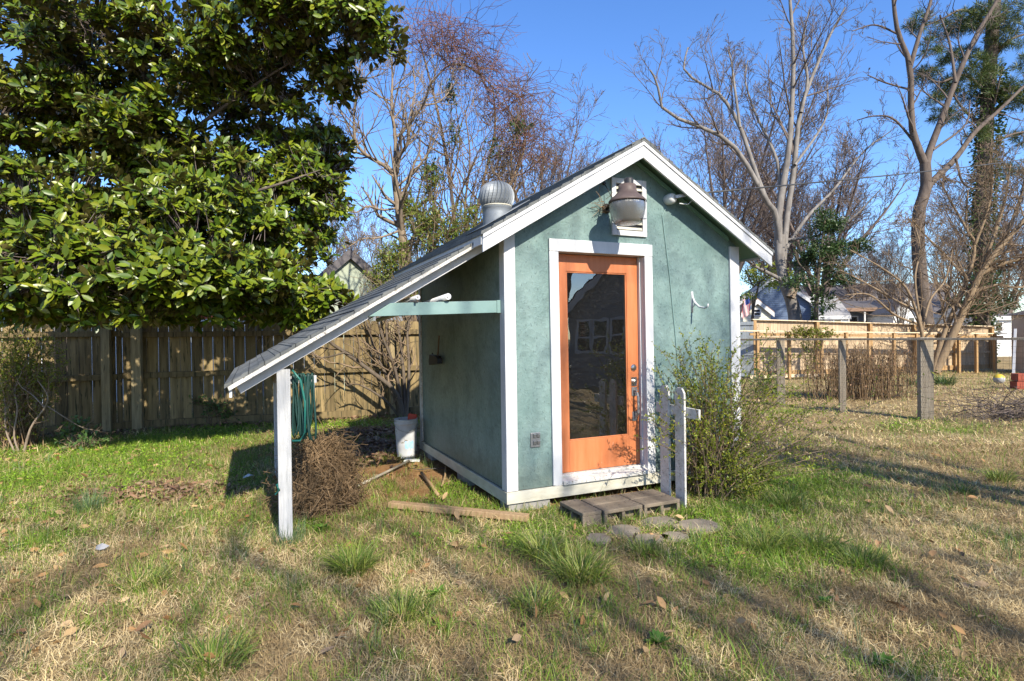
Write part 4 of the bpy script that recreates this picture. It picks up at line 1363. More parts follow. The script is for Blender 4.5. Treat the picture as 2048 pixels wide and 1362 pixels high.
# ================================================================== DRY BRUSH HEAP
g = np.random.default_rng(71)
bp = G(633, 1018)
bp = np.array([bp[0], bp[1] + .12, 0])
heap = thing('brush_heap', 'domed heap of dry brown vines and leaves behind the lean-to post', 'heap', bp)
N = 4600
d = rand_dirs(N, g); d[:, 2] = np.abs(d[:, 2])
q = (.78 + .30 * g.random(N))[:, None]
c = bp + d * q * np.array([.29, .34, .58])
T = norm(np.cross(d, rand_dirs(N, g)) + .35 * d)
P = np.empty((N, 6, 3)); p = c.copy(); st = (.03 + .05 * g.random(N))[:, None]
for k in range(6):
    P[:, k] = p
    T = norm(T + .30 * g.normal(0, 1, T.shape) - .25 * d + np.array([0, 0, -.06]))
    p = p + T * st
P[..., 2] = np.maximum(P[..., 2], .01)
hg = Geo()
jn = 70
ja = rand_dirs(jn, g); ja[:, 2] = np.abs(ja[:, 2]) * .8 + .1
jb = bp + ja * np.array([.24, .28, .45])
jp = np.stack([jb + norm(ja + .4 * g.normal(0, 1, ja.shape)) * q_ for q_ in (0, .08, .18, .3)], 1)
hg.add(*tubes(jp, np.broadcast_to(np.linspace(.007, .003, 4)[None], (jn, 4)), 4))
hg.add(*tubes(P, np.broadcast_to(np.linspace(.0036, .002, 6)[None], (N, 6)), 3))
tag(hg.build('vines', M['dryvine'], heap, True, bp), kind='stuff')
core = MB()
prof = [(.25, 0), (.25, .15), (.22, .32), (.15, .45), (.08, .51), (0, .52)]
core.lathe(prof, (0, 0, 0), 20).build('core', M['litter'], heap, True)
hl = Geo()
n = 5200
d2 = rand_dirs(n, g); d2[:, 2] = np.abs(d2[:, 2])
pos = bp + d2 * (.8 + .25 * g.random(n))[:, None] * np.array([.29, .34, .58])
leaves(hl, pos, rand_dirs(n, g), norm(d2 + .6 * rand_dirs(n, g)), .012 + .022 * g.random(n), 1.0, 'small')
tag(hl.build('dead_leaves', M['brownleaf'], heap, False, bp), kind='stuff')
# ================================================================== RIGHT-HAND TREES
Y = 25.0
b = D(1595, 660, Y); b[2] = 0
gt = [pix_limb([(1597, 720), (1592, 650), (1584, 605), (1568, 562), (1562, 525), (1562, 470)], Y, 29, 16),
      pix_limb([(1560, 530), (1556, 440), (1566, 370), (1576, 310), (1583, 230), (1587, 110), (1580, 0), (1578, -60)], Y, 17, 4),
      pix_limb([(1566, 520), (1574, 430), (1588, 340), (1600, 225), (1628, 145), (1658, 75), (1690, 15)], Y, 14, 3, .5),
      pix_limb([(1561, 500), (1552, 430), (1532, 400), (1497, 335), (1457, 282), (1395, 251), (1329, 222), (1314, 165), (1300, 140)], Y, 13, 3, -2),
      pix_limb([(1535, 405), (1514, 352), (1479, 251), (1444, 194), (1417, 176), (1369, 141), (1376, 95)], Y, 10, 3, 1),
      pix_limb([(1562, 400), (1556, 330), (1536, 278), (1510, 225), (1490, 160), (1496, 120)], Y, 8, 2, 1.5),
      pix_limb([(1570, 500), (1616, 432), (1668, 379), (1726, 304), (1782, 262)], Y, 8, 2, 2),
      pix_limb([(1480, 255), (1470, 180), (1462, 120), (1455, 100)], Y, 6, 2, .5),
      pix_limb([(1568, 562), (1535, 545), (1500, 525), (1480, 490)], Y, 9, 2, -1),
      pix_limb([(1602, 225), (1615, 160), (1606, 90), (1618, 20)], Y, 7, 2, .5),
      pix_limb([(1590, 330), (1650, 240), (1655, 170)], Y, 6, 2, 1),
      pix_limb([(1573, 480), (1640, 470), (1700, 440), (1760, 380)], Y, 6, 2, -1)]
LV = [dict(k=10, tmin=.35, ang=R(38), len=.30, up=.10, wig=.13, n=6, rr=.5, s=4), dict(k=7, tmin=.2, ang=R(40), len=.5, up=.06, wig=.16, n=5, rr=.6), dict(k=4, tmin=.3, ang=R(35), len=.55, up=.03, wig=.18, n=4, rr=.7)]
gr, GP, _ = bare_tree('bare_tree', 'large pale grey bare tree with several upright leaders beyond the cedar fence', gt, LV, 12, M['greybark'], M['twig'], b, .009, skip=1)
st_, sp_, s0, s1 = limbs_geo([pix_limb([(1580, 595), (1600, 545), (1615, 514)], Y - .4, 18, 15)], 8, 9)
st_.build('broken_stub', M['figbark'], gr, True, b)

Y = 25.0
b = D(1850, 650, Y); b[2] = 0
bt = [pix_limb([(1858, 740), (1852, 640), (1842, 560), (1836, 485), (1838, 423), (1852, 374), (1850, 326)], Y, 27, 19),
      pix_limb([(1850, 330), (1838, 300), (1823, 247), (1820, 132), (1796, 66), (1787, 0), (1785, -60)], Y, 15, 5, -.5),
      pix_limb([(1852, 335), (1858, 305), (1880, 247), (1911, 163), (1950, 75), (1995, 0), (2015, -50)], Y, 15, 5, .5),
      pix_limb([(1850, 385), (1866, 362), (1911, 317), (1950, 264), (1999, 220), (2060, 160)], Y, 15, 5, 1),
      pix_limb([(1820, 135), (1840, 66), (1862, 0), (1868, -50)], Y, 9, 4, .3),
      pix_limb([(1840, 300), (1790, 240), (1750, 232), (1715, 240)], Y, 5, 2, .3),
      pix_limb([(1822, 180), (1770, 165), (1735, 150)], Y, 4, 2, .3),
      pix_limb([(1800, 70), (1750, 50), (1705, 62)], Y, 4, 2, -.3),
      pix_limb([(1911, 165), (1900, 90), (1880, 30)], Y, 6, 3, .6),
      pix_limb([(1866, 300), (1930, 250), (1940, 200)], Y, 5, 2, .6),
      pix_limb([(1911, 317), (1930, 370), (1980, 380)], Y, 5, 2, .6)]
LV = [dict(k=8, tmin=.2, ang=R(50), len=.26, up=.06, wig=.16, n=6, rr=.42, s=4), dict(k=6, tmin=.2, ang=R(42), len=.5, up=.05, wig=.2, n=5, rr=.6), dict(k=3, tmin=.3, ang=R(40), len=.55, up=.0, wig=.2, n=4, rr=.7)]
bare_tree('bare_tree', 'dark brown bare tree forking into a tall Y before the pine', bt, LV, 13, M['brownbark'], M['twig'], b, .009, skip=1)

# pine with ivy up its trunk
g = np.random.default_rng(81)
Y = 28.0
b = D(1965, 650, Y); b[2] = 0
pl = [pix_limb([(1962, 730), (1964, 600), (1962, 480), (1970, 320), (1976, 180), (1988, 20), (1992, -80)], Y, 30, 20),
      pix_limb([(1978, 190), (1930, 150), (1880, 165), (1850, 150)], Y, 7, 2, -.6), pix_limb([(1972, 260), (1920, 210), (1895, 160)], Y, 7, 2, .5),
      pix_limb([(1982, 120), (2020, 80), (2080, 60)], Y, 8, 3), pix_limb([(1976, 230), (2030, 190), (2090, 170)], Y, 8, 3),
      pix_limb([(1985, 60), (1930, 20), (1880, 40), (1830, 60)], Y, 7, 2), pix_limb([(1972, 300), (2020, 270), (2080, 260)], Y, 7, 2, .5), pix_limb([(1974, 250), (1990, 200), (2005, 130)], Y, 6, 2, -1)]
pg, PP, p0_, p1_ = limbs_geo(pl, 14, 8)
pine = thing('pine_tree', 'ivy-trunked pine with dark green needle clumps at the right edge', 'tree', b)
pg.build('trunk', M['brownbark'], pine, True, b)
ng = Geo()
for u, v, r, n in ((1850, 150, .65, 34), (1895, 170, .7, 36), (1880, 235, .5, 14), (1900, 55, .8, 46), (1840, 45, .6, 26), (1960, 140, .9, 60), (2010, 70, 1.0, 60), (2040, 190, .9, 60), (2035, 280, .6, 20), (1945, 40, .8, 46), (1990, 30, 1, 60), (2080, 120, 1.2, 60), (1925, 110, .6, 26), (1870, 200, .5, 16), (1905, 230, .6, 20), (1935, 190, .6, 24), (1890, 110, .5, 18), (1860, 95, .5, 18), (2000, 180, .7, 34), (1955, 270, .5, 16), (2030, 340, .7, 24), (1975, 330, .45, 12)):
    c, d = ell_points(D(u, v, Y + g.normal(0, .7)), (r, r, r * .7), n, g, .2)
    for k in range(40):
        dd = norm(d * .3 + rand_dirs(n, g) + np.array([0, 0, .25]))
        leaves(ng, c, dd, rand_dirs(n, g), .26 + .14 * g.random(n), .12, 'small')
ng.build('crown', M['needle'], pine, False, b)
tg = Geo(); twigs(tg, PP[1:], p0_[1:], p1_[1:], [dict(k=8, tmin=.2, ang=R(45), len=.35, up=.05, wig=.15, n=5, rr=.5)], g, .012)
tag(tg.build('twigs', M['brownbark'], pine, True, b), kind='stuff')
iv = Geo()
n = 6500
tt = g.random(n)
hz = 14.2 * tt ** .9
cx = np.interp(hz, [0, 3, 6, 9, 12, 15], [b[0], b[0] - .02, b[0], b[0] + .2, b[0] + .35, b[0] + .6])
an_ = g.random(n) * 2 * PI
rr = .34 + .32 * g.random(n) ** 2
pos = np.stack([cx + rr * np.cos(an_), b[1] + rr * np.sin(an_), hz], 1)
leaves(iv, pos, norm(np.stack([np.cos(an_), np.sin(an_), -.4 * np.ones(n)], 1) + .5 * rand_dirs(n, g)), rand_dirs(n, g), .11 + .06 * g.random(n), 1.3, 'small')
iv.build('ivy', M['ivy'], pine, False, b)

# crape myrtle leaning to the right before the fence end
Y = 20.6
b = G(1868, 741); b = np.array([b[0] * Y / b[1], Y, 0])
cm = [pix_limb([(1870, 745), (1897, 688), (1920, 638), (1944, 584), (1964, 543), (2005, 489), (2045, 445), (2075, 400)], Y, 17, 6, -.5),
      pix_limb([(1866, 745), (1884, 680), (1908, 620), (1935, 560), (1950, 489), (1932, 452), (1936, 380)], Y, 12, 3, .4),
      pix_limb([(1872, 745), (1905, 680), (1935, 610), (1958, 560), (1975, 520)], Y, 11, 5, .6),
      pix_limb([(1960, 548), (2000, 530), (2050, 515), (2090, 505)], Y, 10, 4, -.6),
      pix_limb([(1964, 543), (1985, 480), (2010, 400), (2020, 330)], Y, 8, 3, .5),
      pix_limb([(2005, 489), (2040, 400), (2060, 320), (2075, 250)], Y, 7, 3, .5),
      pix_limb([(1944, 584), (1990, 570), (2040, 575), (2080, 560)], Y, 6, 3, .5),
      pix_limb([(1950, 489), (1975, 420), (1985, 360), (1980, 310)], Y, 6, 2, -.5),
      pix_limb([(1935, 560), (1890, 510), (1850, 470), (1825, 440)], Y, 5, 2, -.4),
      pix_limb([(1940, 470), (1900, 400), (1880, 360)], Y, 5, 2, .4)]
LV = [dict(k=17, tmin=.2, ang=R(50), len=.36, up=.08, wig=.18, n=6, rr=.42, s=4), dict(k=9, tmin=.15, ang=R(45), len=.5, up=.06, wig=.22, n=5, rr=.6), dict(k=4, tmin=.3, ang=R(40), len=.55, up=.04, wig=.2, n=4, rr=.7)]
bare_tree('crape_myrtle', 'bare crape myrtle with smooth brown stems leaning right before the cedar fence', cm, LV, 14, M['tanbark'], M['tantwig'], b, .0085)
Y = 17.0
b = np.array([(1843 - 1024) / FOC * Y, Y, 0])
cs2 = [pix_limb([(1846, 760), (1845, 690), (1840, 650), (1815, 580), (1770, 540), (1700, 500)], Y, 8, 2, -.5), pix_limb([(1845, 690), (1838, 630), (1790, 600), (1720, 560), (1680, 540)], Y, 6, 2, .3),
       pix_limb([(1845, 660), (1860, 600), (1890, 560), (1905, 500)], Y, 5, 2, .4), pix_limb([(1843, 660), (1830, 560), (1840, 500), (1830, 450)], Y, 5, 2, .4), pix_limb([(1842, 650), (1790, 630), (1740, 590), (1690, 590)], Y, 5, 2, -.6),
       pix_limb([(1846, 680), (1880, 640), (1900, 600)], Y, 4, 2, -.6)]
LV = [dict(k=9, tmin=.3, ang=R(40), len=.42, up=.06, wig=.16, n=6, rr=.6, s=4), dict(k=5, tmin=.2, ang=R(40), len=.5, up=.06, wig=.2, n=5, rr=.6)]
bare_tree('bare_shrub', 'slender brown bare shrub arching left behind the wide wire-fence post', cs2, LV, 15, M['tanbark'], M['tantwig'], b, .005, cat='shrub')

# ivy-clad small evergreen behind the cedar fence
g = np.random.default_rng(91)
Y = 24.0
b = D(1636, 660, Y); b[2] = 0
he = thing('evergreen_tree', 'slim dark evergreen with an ivy-wrapped trunk beside the grey tree', 'tree', b)
hg_, HP, h0, h1 = limbs_geo([pix_limb([(1634, 740), (1632, 640), (1636, 560), (1645, 480), (1652, 420)], Y, 12, 3), pix_limb([(1636, 560), (1600, 530), (1590, 500)], Y, 4, 2), pix_limb([(1640, 520), (1690, 490), (1710, 480)], Y, 4, 2), pix_limb([(1636, 580), (1680, 540), (1700, 530)], Y, 4, 2)], 12, 7)
hg_.build('trunk', M['darkbark'], he, True, b)
hl_ = Geo()
for u, v, rx, rz, n in ((1652, 450, .5, .62, 1900), (1640, 500, .75, .45, 1900), (1690, 500, .7, .3, 1300), (1610, 525, .5, .35, 800), (1665, 545, .65, .4, 1100), (1720, 495, .35, .2, 350), (1600, 565, .5, .3, 600), (1690, 560, .5, .3, 500), (1650, 600, .5, .3, 400)):
    ctr_ = D(u, v, Y + g.normal(0, .3)); k_ = max(5, n // 60)
    sub_ = ctr_ + g.normal(0, .42, (k_, 3)) * np.array([rx, rx, rz]) * 1.15
    c = sub_[g.integers(0, k_, n)] + g.normal(0, .11, (n, 3)) * np.array([1.3, 1.3, .7]); d = norm(c - ctr_)
    leaves(hl_, c, norm(d + rand_dirs(n, g)), norm(rand_dirs(n, g) + np.array([0, 0, .5])), .10 + .05 * g.random(n), .8, 'small')
n = 900
an_ = g.random(n) * 2 * PI; hz = 3.6 * g.random(n)
pos = np.stack([b[0] - .02 + (.1 + .1 * g.random(n)) * np.cos(an_), b[1] + (.1 + .1 * g.random(n)) * np.sin(an_), hz], 1)
leaves(hl_, pos, norm(np.stack([np.cos(an_), np.sin(an_), -.4 * np.ones(n)], 1) + .5 * rand_dirs(n, g)), rand_dirs(n, g), .09 + .05 * g.random(n), 1.2, 'small')
hl_.build('crown', M['holly'], he, False, b)


def blob_tree(name, label, u, v, Y, parts, leafm, seed, per=1, size=.1, cat='tree', group=None):
    g = np.random.default_rng(seed)
    b = D(u, v, Y); b[2] = 0
    root = thing(name, label, cat, b, 0, group)
    q = [pix_limb([(u, 740), (u, (parts[0][1] + 700) / 2), (parts[0][0], parts[0][1])], Y, 8, 3)]
    for p in parts[1:]:
        q.append(pix_limb([(u, max(p[1] + 30, 560)), ((u + p[0]) / 2, p[1] + 15), (p[0], p[1])], Y, 4, 2))
    a, PP_, x0, x1 = limbs_geo(q, 8, 6)
    a.build('trunk', M['darkbark'], root, True, b)
    lg = Geo()
    for uu, vv, rx, rz, n in parts:
        ctr_ = D(uu, vv, Y + g.normal(0, .3)); k_ = max(5, n // 60)
        sub_ = ctr_ + g.normal(0, .45, (k_, 3)) * np.array([rx, rx, rz]) * 1.1
        c = sub_[g.integers(0, k_, n)] + g.normal(0, .13, (n, 3)) * np.array([1.3, 1.3, .7]); d = norm(c - ctr_)
        leaves(lg, c, norm(d + rand_dirs(n, g)), norm(rand_dirs(n, g) + np.array([0, 0, .5])), size * (.8 + .5 * g.random(n)), .85, 'small')
    lg.build('crown', leafm, root, False, b)
    return root


blob_tree('evergreen_tree', 'dark round evergreen behind the leaning crape myrtle stems', 1975, 640, 26, [(1970, 560, .9, .5, 1100), (1975, 610, 1.1, .5, 1300), (1995, 590, .6, .5, 600), (1950, 620, .5, .4, 400)], M['holly'], 92, size=.12)
blob_tree('evergreen_shrub', 'olive evergreen shrub above the blue house just right of the shed', 1505, 640, 27, [(1520, 560, 1.1, .35, 700), (1490, 540, .8, .4, 400), (1545, 545, .7, .3, 300), (1505, 590, .7, .35, 300)], M['privet'], 93, size=.12, cat='shrub')

# vines / shrubs at the cedar fence
b = np.array([10.0, 19.6, 0])
leafy_shrub('fence_vine', 'yellow-green leafy vine climbing over the cedar fence rail', (b[0], b[1] - .25, 0), [((b[0] - .2, b[1] - .3, 1.55), (.6, .14, .22), 90), ((b[0] + .4, b[1] - .3, 1.50), (.42, .14, .18), 50), ((b[0] - .05, b[1] - .3, .8), (.36, .14, .7), 60)], 8, .09, M['yellowvine'], M['tantwig'], 44, .8, 6, cat='vine')
b = G(1526, 797)
leafy_shrub('green_shrub', 'small bright green shrub behind the wire fence near the shed\'s edge', b, [((b[0], b[1], .38), (.42, .35, .33), 130), ((b[0] + .3, b[1], .25), (.3, .25, .25), 60)], 8, .055, M['plant'], M['tantwig'], 45, .8, 8)
g = np.random.default_rng(95)
# clump of dry upright canes
b = G(1722, 797)
dc = thing('dry_hydrangea', 'wide clump of dry upright brown canes before the cedar fence', 'shrub', b)
N = 520
bx = np.stack([b[0] + g.normal(0, .55, N).clip(-1.15, 1.15), b[1] + g.normal(0, .22, N), np.zeros(N)], 1)
t = np.linspace(0, 1, 6)[None, :, None]
tip = np.stack([g.normal(0, .12, N), g.normal(0, .12, N), g.uniform(.6, 1.3, N)], 1)
P = bx[:, None] + tip[:, None] * t + np.stack([g.normal(0, .05, N), g.normal(0, .05, N), np.zeros(N)], 1)[:, None] * np.sin(t * PI)
cg = Geo(); cg.add(*tubes(P, np.broadcast_to(np.linspace(.0065, .004, 6)[None], (N, 6)), 4))
C1, r0, r1 = spawn(P, np.full(N, .006), np.full(N, .004), 3, .4, R(35), .25, .05, .15, 4, g, .7)
cg.add(*tubes(C1, pad_r(np.full(len(C1), .004), np.full(len(C1), .003), 4), 3))
tag(cg.build('canes', M['dryvine'], dc, True, b), kind='stuff')
hl_ = Geo(); n = 600
pos = P[g.integers(0, N, n), g.integers(2, 6, n)]
leaves(hl_, pos, norm(rand_dirs(n, g) - np.array([0, 0, .4])), rand_dirs(n, g), .05 + .04 * g.random(n), 1, 'small')
hl_.build('dead_leaves', M['litter'], dc, False, b)


def blade_clump(name, label, c, n, L, spread, mat, seed, cat='grass tuft', w=.006, group=None, lean=.7):
    g = np.random.default_rng(seed)
    root_c = np.asarray(c, float)
    az = g.random(n) * 2 * PI
    r = spread * g.random(n) ** .6
    base = root_c + np.stack([r * np.cos(az) * .55, r * np.sin(az) * .55, np.zeros(n)], 1)
    a2 = az + g.normal(0, .6, n)
    ln = L * (.45 + .7 * g.random(n))
    V, q = strips(base, a2, ln, w * (.6 + .7 * g.random(n)), R(82) - lean * g.random(n) * R(50), -lean * R(85) * (.4 + g.random(n)), 5, g)
    o = np_object(name, V - root_c, q, None, mat, None, False)
    o.location = root_c
    return tag(o, label, cat, group)


def strips(base, az, L, w, e0, bend, n, g):
    """curved blades: base points, heading, length, width, start elevation, total bend"""
    N = len(base)
    L = np.broadcast_to(L, (N,)); w = np.broadcast_to(w, (N,)); e0 = np.broadcast_to(e0, (N,)); bend = np.broadcast_to(bend, (N,))
    hd = np.stack([np.cos(az), np.sin(az), np.zeros(N)], 1)
    tw = g.normal(0, .5, N)
    sd = np.stack([-np.sin(az + tw), np.cos(az + tw), .3 * g.normal(0, 1, N)], 1)
    p = base.copy(); V = np.empty((N, n + 1, 2, 3))
    for j in range(n + 1):
        f = j / n
        ww = (w * (1 - f ** 1.6 * .88) * .5)[:, None]
        V[:, j, 0] = p - sd * ww; V[:, j, 1] = p + sd * ww
        e = e0 + bend * f
        p = p + (hd * np.cos(e)[:, None] + np.array([0, 0, 1.0]) * np.sin(e)[:, None]) * (L / n)[:, None]
        p[:, 2] = np.maximum(p[:, 2], .004)
    b = (np.arange(N) * (n + 1) * 2)[:, None]
    j = (np.arange(n) * 2)[None]
    q = np.stack([b + j, b + j + 1, b + j + 3, b + j + 2], -1).reshape(-1, 4)
    return V.reshape(-1, 3), q


blade_clump('liriope', 'strappy green clump left of the wide wire-fence post', G(1828, 772), 120, .45, .24, M['plant'], 201, 'plant', .016)
blade_clump('liriope', 'strappy green clump at the foot of the crape myrtle', G(1890, 770), 200, .48, .42, M['plant'], 202, 'plant', .016)

# ================================================================== FAR BARE TREES
def vase_tree(name, label, loc, h, spread, seed, twm, group, trunk=.12, nl=7, rm=.012, k=(9, 7, 4), lr=.6):
    g = np.random.default_rng(seed)
    b = np.asarray(loc, float)
    limbs = [([b + (0, 0, -.2), b + (0, 0, h * .12), b + (g.normal(0, .1), 0, h * .28)], trunk, trunk * .75)]
    for i in range(nl):
        a = 2 * PI * i / nl + g.normal(0, .3)
        s = spread * (.45 + .55 * g.random()) * (0.25 if i == 0 else 1)
        hh = h * (.75 + .27 * g.random())
        z0 = h * (.14 + .14 * g.random())
        e = b + np.array([math.cos(a) * s, math.sin(a) * s, hh])
        limbs.append(([b + (0, 0, z0), b + np.array([math.cos(a) * s * .35, math.sin(a) * s * .35, z0 + (hh - z0) * .42]), b + np.array([math.cos(a) * s * .75, math.sin(a) * s * .75, z0 + (hh - z0) * .75]), e], trunk * lr, trunk * .09))
    LVX = [dict(k=k[0], tmin=.2, ang=R(36), len=.34, up=.08, wig=.12, n=6, rr=.45, s=3), dict(k=k[1], tmin=.2, ang=R(36), len=.5, up=.06, wig=.15, n=5, rr=.55), dict(k=k[2], tmin=.25, ang=R(34), len=.55, up=.03, wig=.18, n=4, rr=.7)]
    return bare_tree(name, label, limbs, LVX, seed, M['twig'] if twm == 'twig' else M['fartwig'], M[twm], b, rm, group, skip=1)[0]


def at(u, Y):
    p = D(u, 640, Y); return np.array([p[0], p[1], 0])


FT = 'bare trees beyond the yards'
t1 = vase_tree('bare_tree', 'feathery grey bare tree whose crown shows just left of the shed\'s roof peak', at(1075, 30), 12.6, 3.4, 301, 'twig', FT, .16, 8, .012, (12, 8, 5))
vase_tree('bare_tree', 'broad grey bare tree sloping down behind the left side of the shed\'s roof', at(1165, 33), 12.0, 4.8, 302, 'twig', FT, .17, 8, .012, (12, 8, 5))
t3 = vase_tree('bare_tree', 'wide brown-grey bare tree filling the sky right of the shed\'s roof peak', at(1455, 38), 16.2, 6.6, 303, 'fartwig', FT, .24, 11, .014, (14, 9, 5))
vase_tree('bare_tree', 'spreading bare tree behind the grey tree, its twigs fanning to the right', at(1640, 42), 15.6, 8.0, 304, 'fartwig', FT, .26, 11, .015, (14, 9, 5))


def far_copy(src, label, loc, rz, s):
    c = copy_tree(src)
    c.location = loc; c.rotation_euler = (0, 0, rz); c.scale = (s, s, s)
    tag(c, label, 'tree', FT)


far_copy(t1, 'low hazy bare tree above the roof of the white house with a porch', at(1770, 48), 1.1, .72)
far_copy(t3, 'wide hazy bare tree seen low over the right slope of the shed roof', at(1560, 52), 2.7, .95)
far_copy(t3, 'hazy bare tree low between the grey tree and the brown forked tree', at(1720, 60), 2.0, .66)
far_copy(t1, 'low bare tree behind the white cottage between forked tree and crape myrtle', at(1895, 50), 3.0, .78)
far_copy(t3, 'thick bare tree behind the pine at the right edge', at(2010, 44), 4.1, .72)
far_copy(t1, 'purplish bare tree seen above the pale green gable, left of the lean-to roof', at(680, 36), 5.0, .80)
far_copy(t3, 'low bare tree behind the fig tree trunk above the lean-to roof', at(765, 44), .5, .62)
far_copy(t1, 'grey bare tree low behind the vine-covered tree', at(960, 42), 2.4, .70)
far_copy(t3, 'bare tree glimpsed through gaps at the magnolia\'s left side', at(60, 40), 3.3, .75)
far_copy(t1, 'slim bare tree just right of the shed\'s eave behind the blue house', at(1530, 48), 1.9, .85)
far_copy(t1, 'low bare tree far behind the shed, hidden by its front wall', at(1180, 44), 2.9, .55)
far_copy(t3, 'broad low bare tree far behind the shed, hidden by its door wall', at(1330, 50), 1.2, .5)
far_copy(t1, 'small bare tree among the houses left of the forked brown tree', at(1800, 36), .3, .42)
far_copy(t3, 'bare tree beyond the right shed roof at the frame edge', at(2085, 36), 5.2, .62)

# ================================================================== HOUSES
def house(name, label, loc, yaw, w, d, hw, hr, wallm, roofm, wins=(), gable_front=True, group=None, over=.3, cat='house', trim=None):
    """gable faces local -y when gable_front, else the eave does; wins: (x, z, width, height) on the -y wall"""
    root = thing(name, label, cat, loc, yaw, group)
    mb = MB()
    if gable_front:
        mb.prism_xz([(-w / 2, -.2), (w / 2, -.2), (w / 2, hw), (0, hw + hr), (-w / 2, hw)][::-1], 0, d)
    else:
        mb.prism_yz([(0, -.2), (d, -.2), (d, hw), (d / 2, hw + hr), (0, hw)], -w / 2, w / 2)
    mb.build('wall', wallm, root)
    rm = MB(); tm = MB()
    if gable_front:
        sl = hr / (w / 2); e = w / 2 + over
        for s in (-1, 1):
            p = [(0, hw + hr + .02), (s * e, hw - sl * over + .02), (s * e, hw - sl * over + .16), (0, hw + hr + .16)]
            rm.prism_xz(p if s < 0 else p[::-1], -over, d + over)
            p = [(0, hw + hr - .16), (s * e, hw - sl * over - .16), (s * e, hw - sl * over + .10), (0, hw + hr + .10)]
            tm.prism_xz(p if s < 0 else p[::-1], -over - .03, -over - .003)
    else:
        sl = hr / (d / 2); e = d / 2 + over
        for s in (-1, 1):
            p = [(d / 2, hw + hr + .02), (d / 2 + s * e, hw - sl * over + .02), (d / 2 + s * e, hw - sl * over + .16), (d / 2, hw + hr + .16)]
            rm.prism_yz(p if s > 0 else p[::-1], -w / 2 - over, w / 2 + over)
        tm.box(-w / 2 - over, w / 2 + over, -over - .03, -over - .003, hw - sl * over - .12, hw - sl * over + .12)
    rm.build('roof', roofm, root)
    tm.build('roof_trim', trim or M['white'], root)
    for x, z, ww, hh in wins:
        f = MB().box(x - ww / 2 - .08, x - ww / 2, -.05, -.002, z - .08, z + hh + .08).box(x + ww / 2, x + ww / 2 + .08, -.05, -.002, z - .08, z + hh + .08)
        f.box(x - ww / 2, x + ww / 2, -.05, -.002, z + hh, z + hh + .08).box(x - ww / 2, x + ww / 2, -.05, -.002, z - .08, z)
        f.box(x - ww / 2, x + ww / 2, -.045, -.002, z + hh / 2 - .025, z + hh / 2 + .025)
        fo = f.build('window', M['white'], root)
        MB().box(x - ww / 2, x + ww / 2, -.02, -.003, z, z + hh).build('pane', M['winglass'], fo)
    return root


h1_ = house('blue_house', 'dark blue lap-sided house gable behind the grey tree', at(1550, 40), -.25, 6.2, 8, 3.0, 2.4, M['lapblue'], M['greyroof'], [(-1.9, 1.0, .8, 1.2)])
house('cream_cottage', 'small cream lap-sided gable just right of the shed\'s corner trim', at(1514, 33), -.15, 1.5, 4, 2.75, .65, M['lapcream'], M['brownroof'], [(0, 2.6, .3, .3)], over=.15)
house('white_house', 'white building with a plain low wall beside the shed\'s right trim', at(1488, 36), -.1, 1.3, 4, 3.0, .8, M['lapwhite'], M['greyroof'], over=.15)
house('white_garage', 'low white lap-sided garage wing with a small window, right of the slim evergreen', at(1668, 38), -.1, 1.8, 4, 2.6, 1.3, M['lapwhite'], M['greyroof'], [(.2, 1.95, .4, .4)], False, over=.12)
ph = house('porch_house', 'long low house with a dark open porch under a brown-edged low roof', at(1735, 40.5), -.12, 3.3, 5, 3.25, .45, M['lapslate'], M['darkroof'], [(-1.0, 1.6, .6, 1), (.1, 1.6, .6, 1), (1.1, 1.6, .6, 1)], False, over=.9, trim=M['brownroof'])
for x in (-1.6, -.55, .55, 1.6):
    MB().box(x - .05, x + .05, -.85, -.75, -.1, 3.1).build('porch_post', M['white'], ph)
MB().box(.5, .95, 2.2, 2.65, 4.2, 5.9).build('chimney', M['brick'], h1_)
house('white_gable_house', 'small white gabled porch front left of the brown forked tree', at(1812, 37), -.12, 1.5, 4, 2.75, .85, M['lapwhite'], M['greyroof'], [(-.3, 1.6, .3, .8), (.3, 1.6, .3, .8)], over=.15)
house('white_cottage', 'white low cottage between the forked tree and the crape myrtle', at(1870, 38), -.1, 2.4, 5, 2.6, 1.2, M['lapwhite'], M['darkroof'], [(-.5, 1.6, .4, .7), (.6, 1.6, .4, .7)], False, over=.15)
house('white_house', 'white house glimpsed beside the tan metal shed at the right', at(1993, 34), -.1, 1.6, 5, 2.3, .9, M['lapwhite'], M['darkroof'], [(.1, 1.5, .35, .5)], False, over=.15)
house('dark_roof_house', 'long dark-roofed house behind the row of white houses', at(1780, 58), -.1, 14, 8, 3.6, 2.9, M['lapslate'], M['darkroof'], [], False)
# left side neighbours
hl1 = house('grey_house', 'pale grey lap-sided house behind the fence below the magnolia', at(330, 15.5), .33, 4.6, 5, 3.2, 1.2, M['lapgrey'], M['greyroof'], [], False, cat='house')
MB().box(-2.3, 2.3, -.012, -.002, 2.17, 2.38).build('red_band', M['redtrim'], hl1)
hl2 = house('white_house', 'white house with a red-orange band behind the fence at the far left', at(-10, 14.2), .33, 3.6, 5, 3.2, 1.2, M['lapwhite'], M['greyroof'], [], False, cat='house')
MB().box(-1.8, 1.8, -.012, -.002, 2.12, 2.36).build('red_band', M['redtrim'], hl2)
house('pale_green_outbuilding', 'pale green gabled outbuilding above the fence left of the lean-to roof', at(702, 17.5), .42, 1.35, 5, 3.55, .6, M['palegreen'], M['darkroof'], [], True, over=.12, trim=M['darkroof'], cat='outbuilding')
house('slate_outbuilding', 'dark slate outbuilding behind the bare branches left of the lean-to roof', at(575, 16.5), .40, 2.0, 4, 2.5, .7, M['lapslate'], M['darkroof'], [], False, over=.15, trim=M['darkroof'], cat='outbuilding')
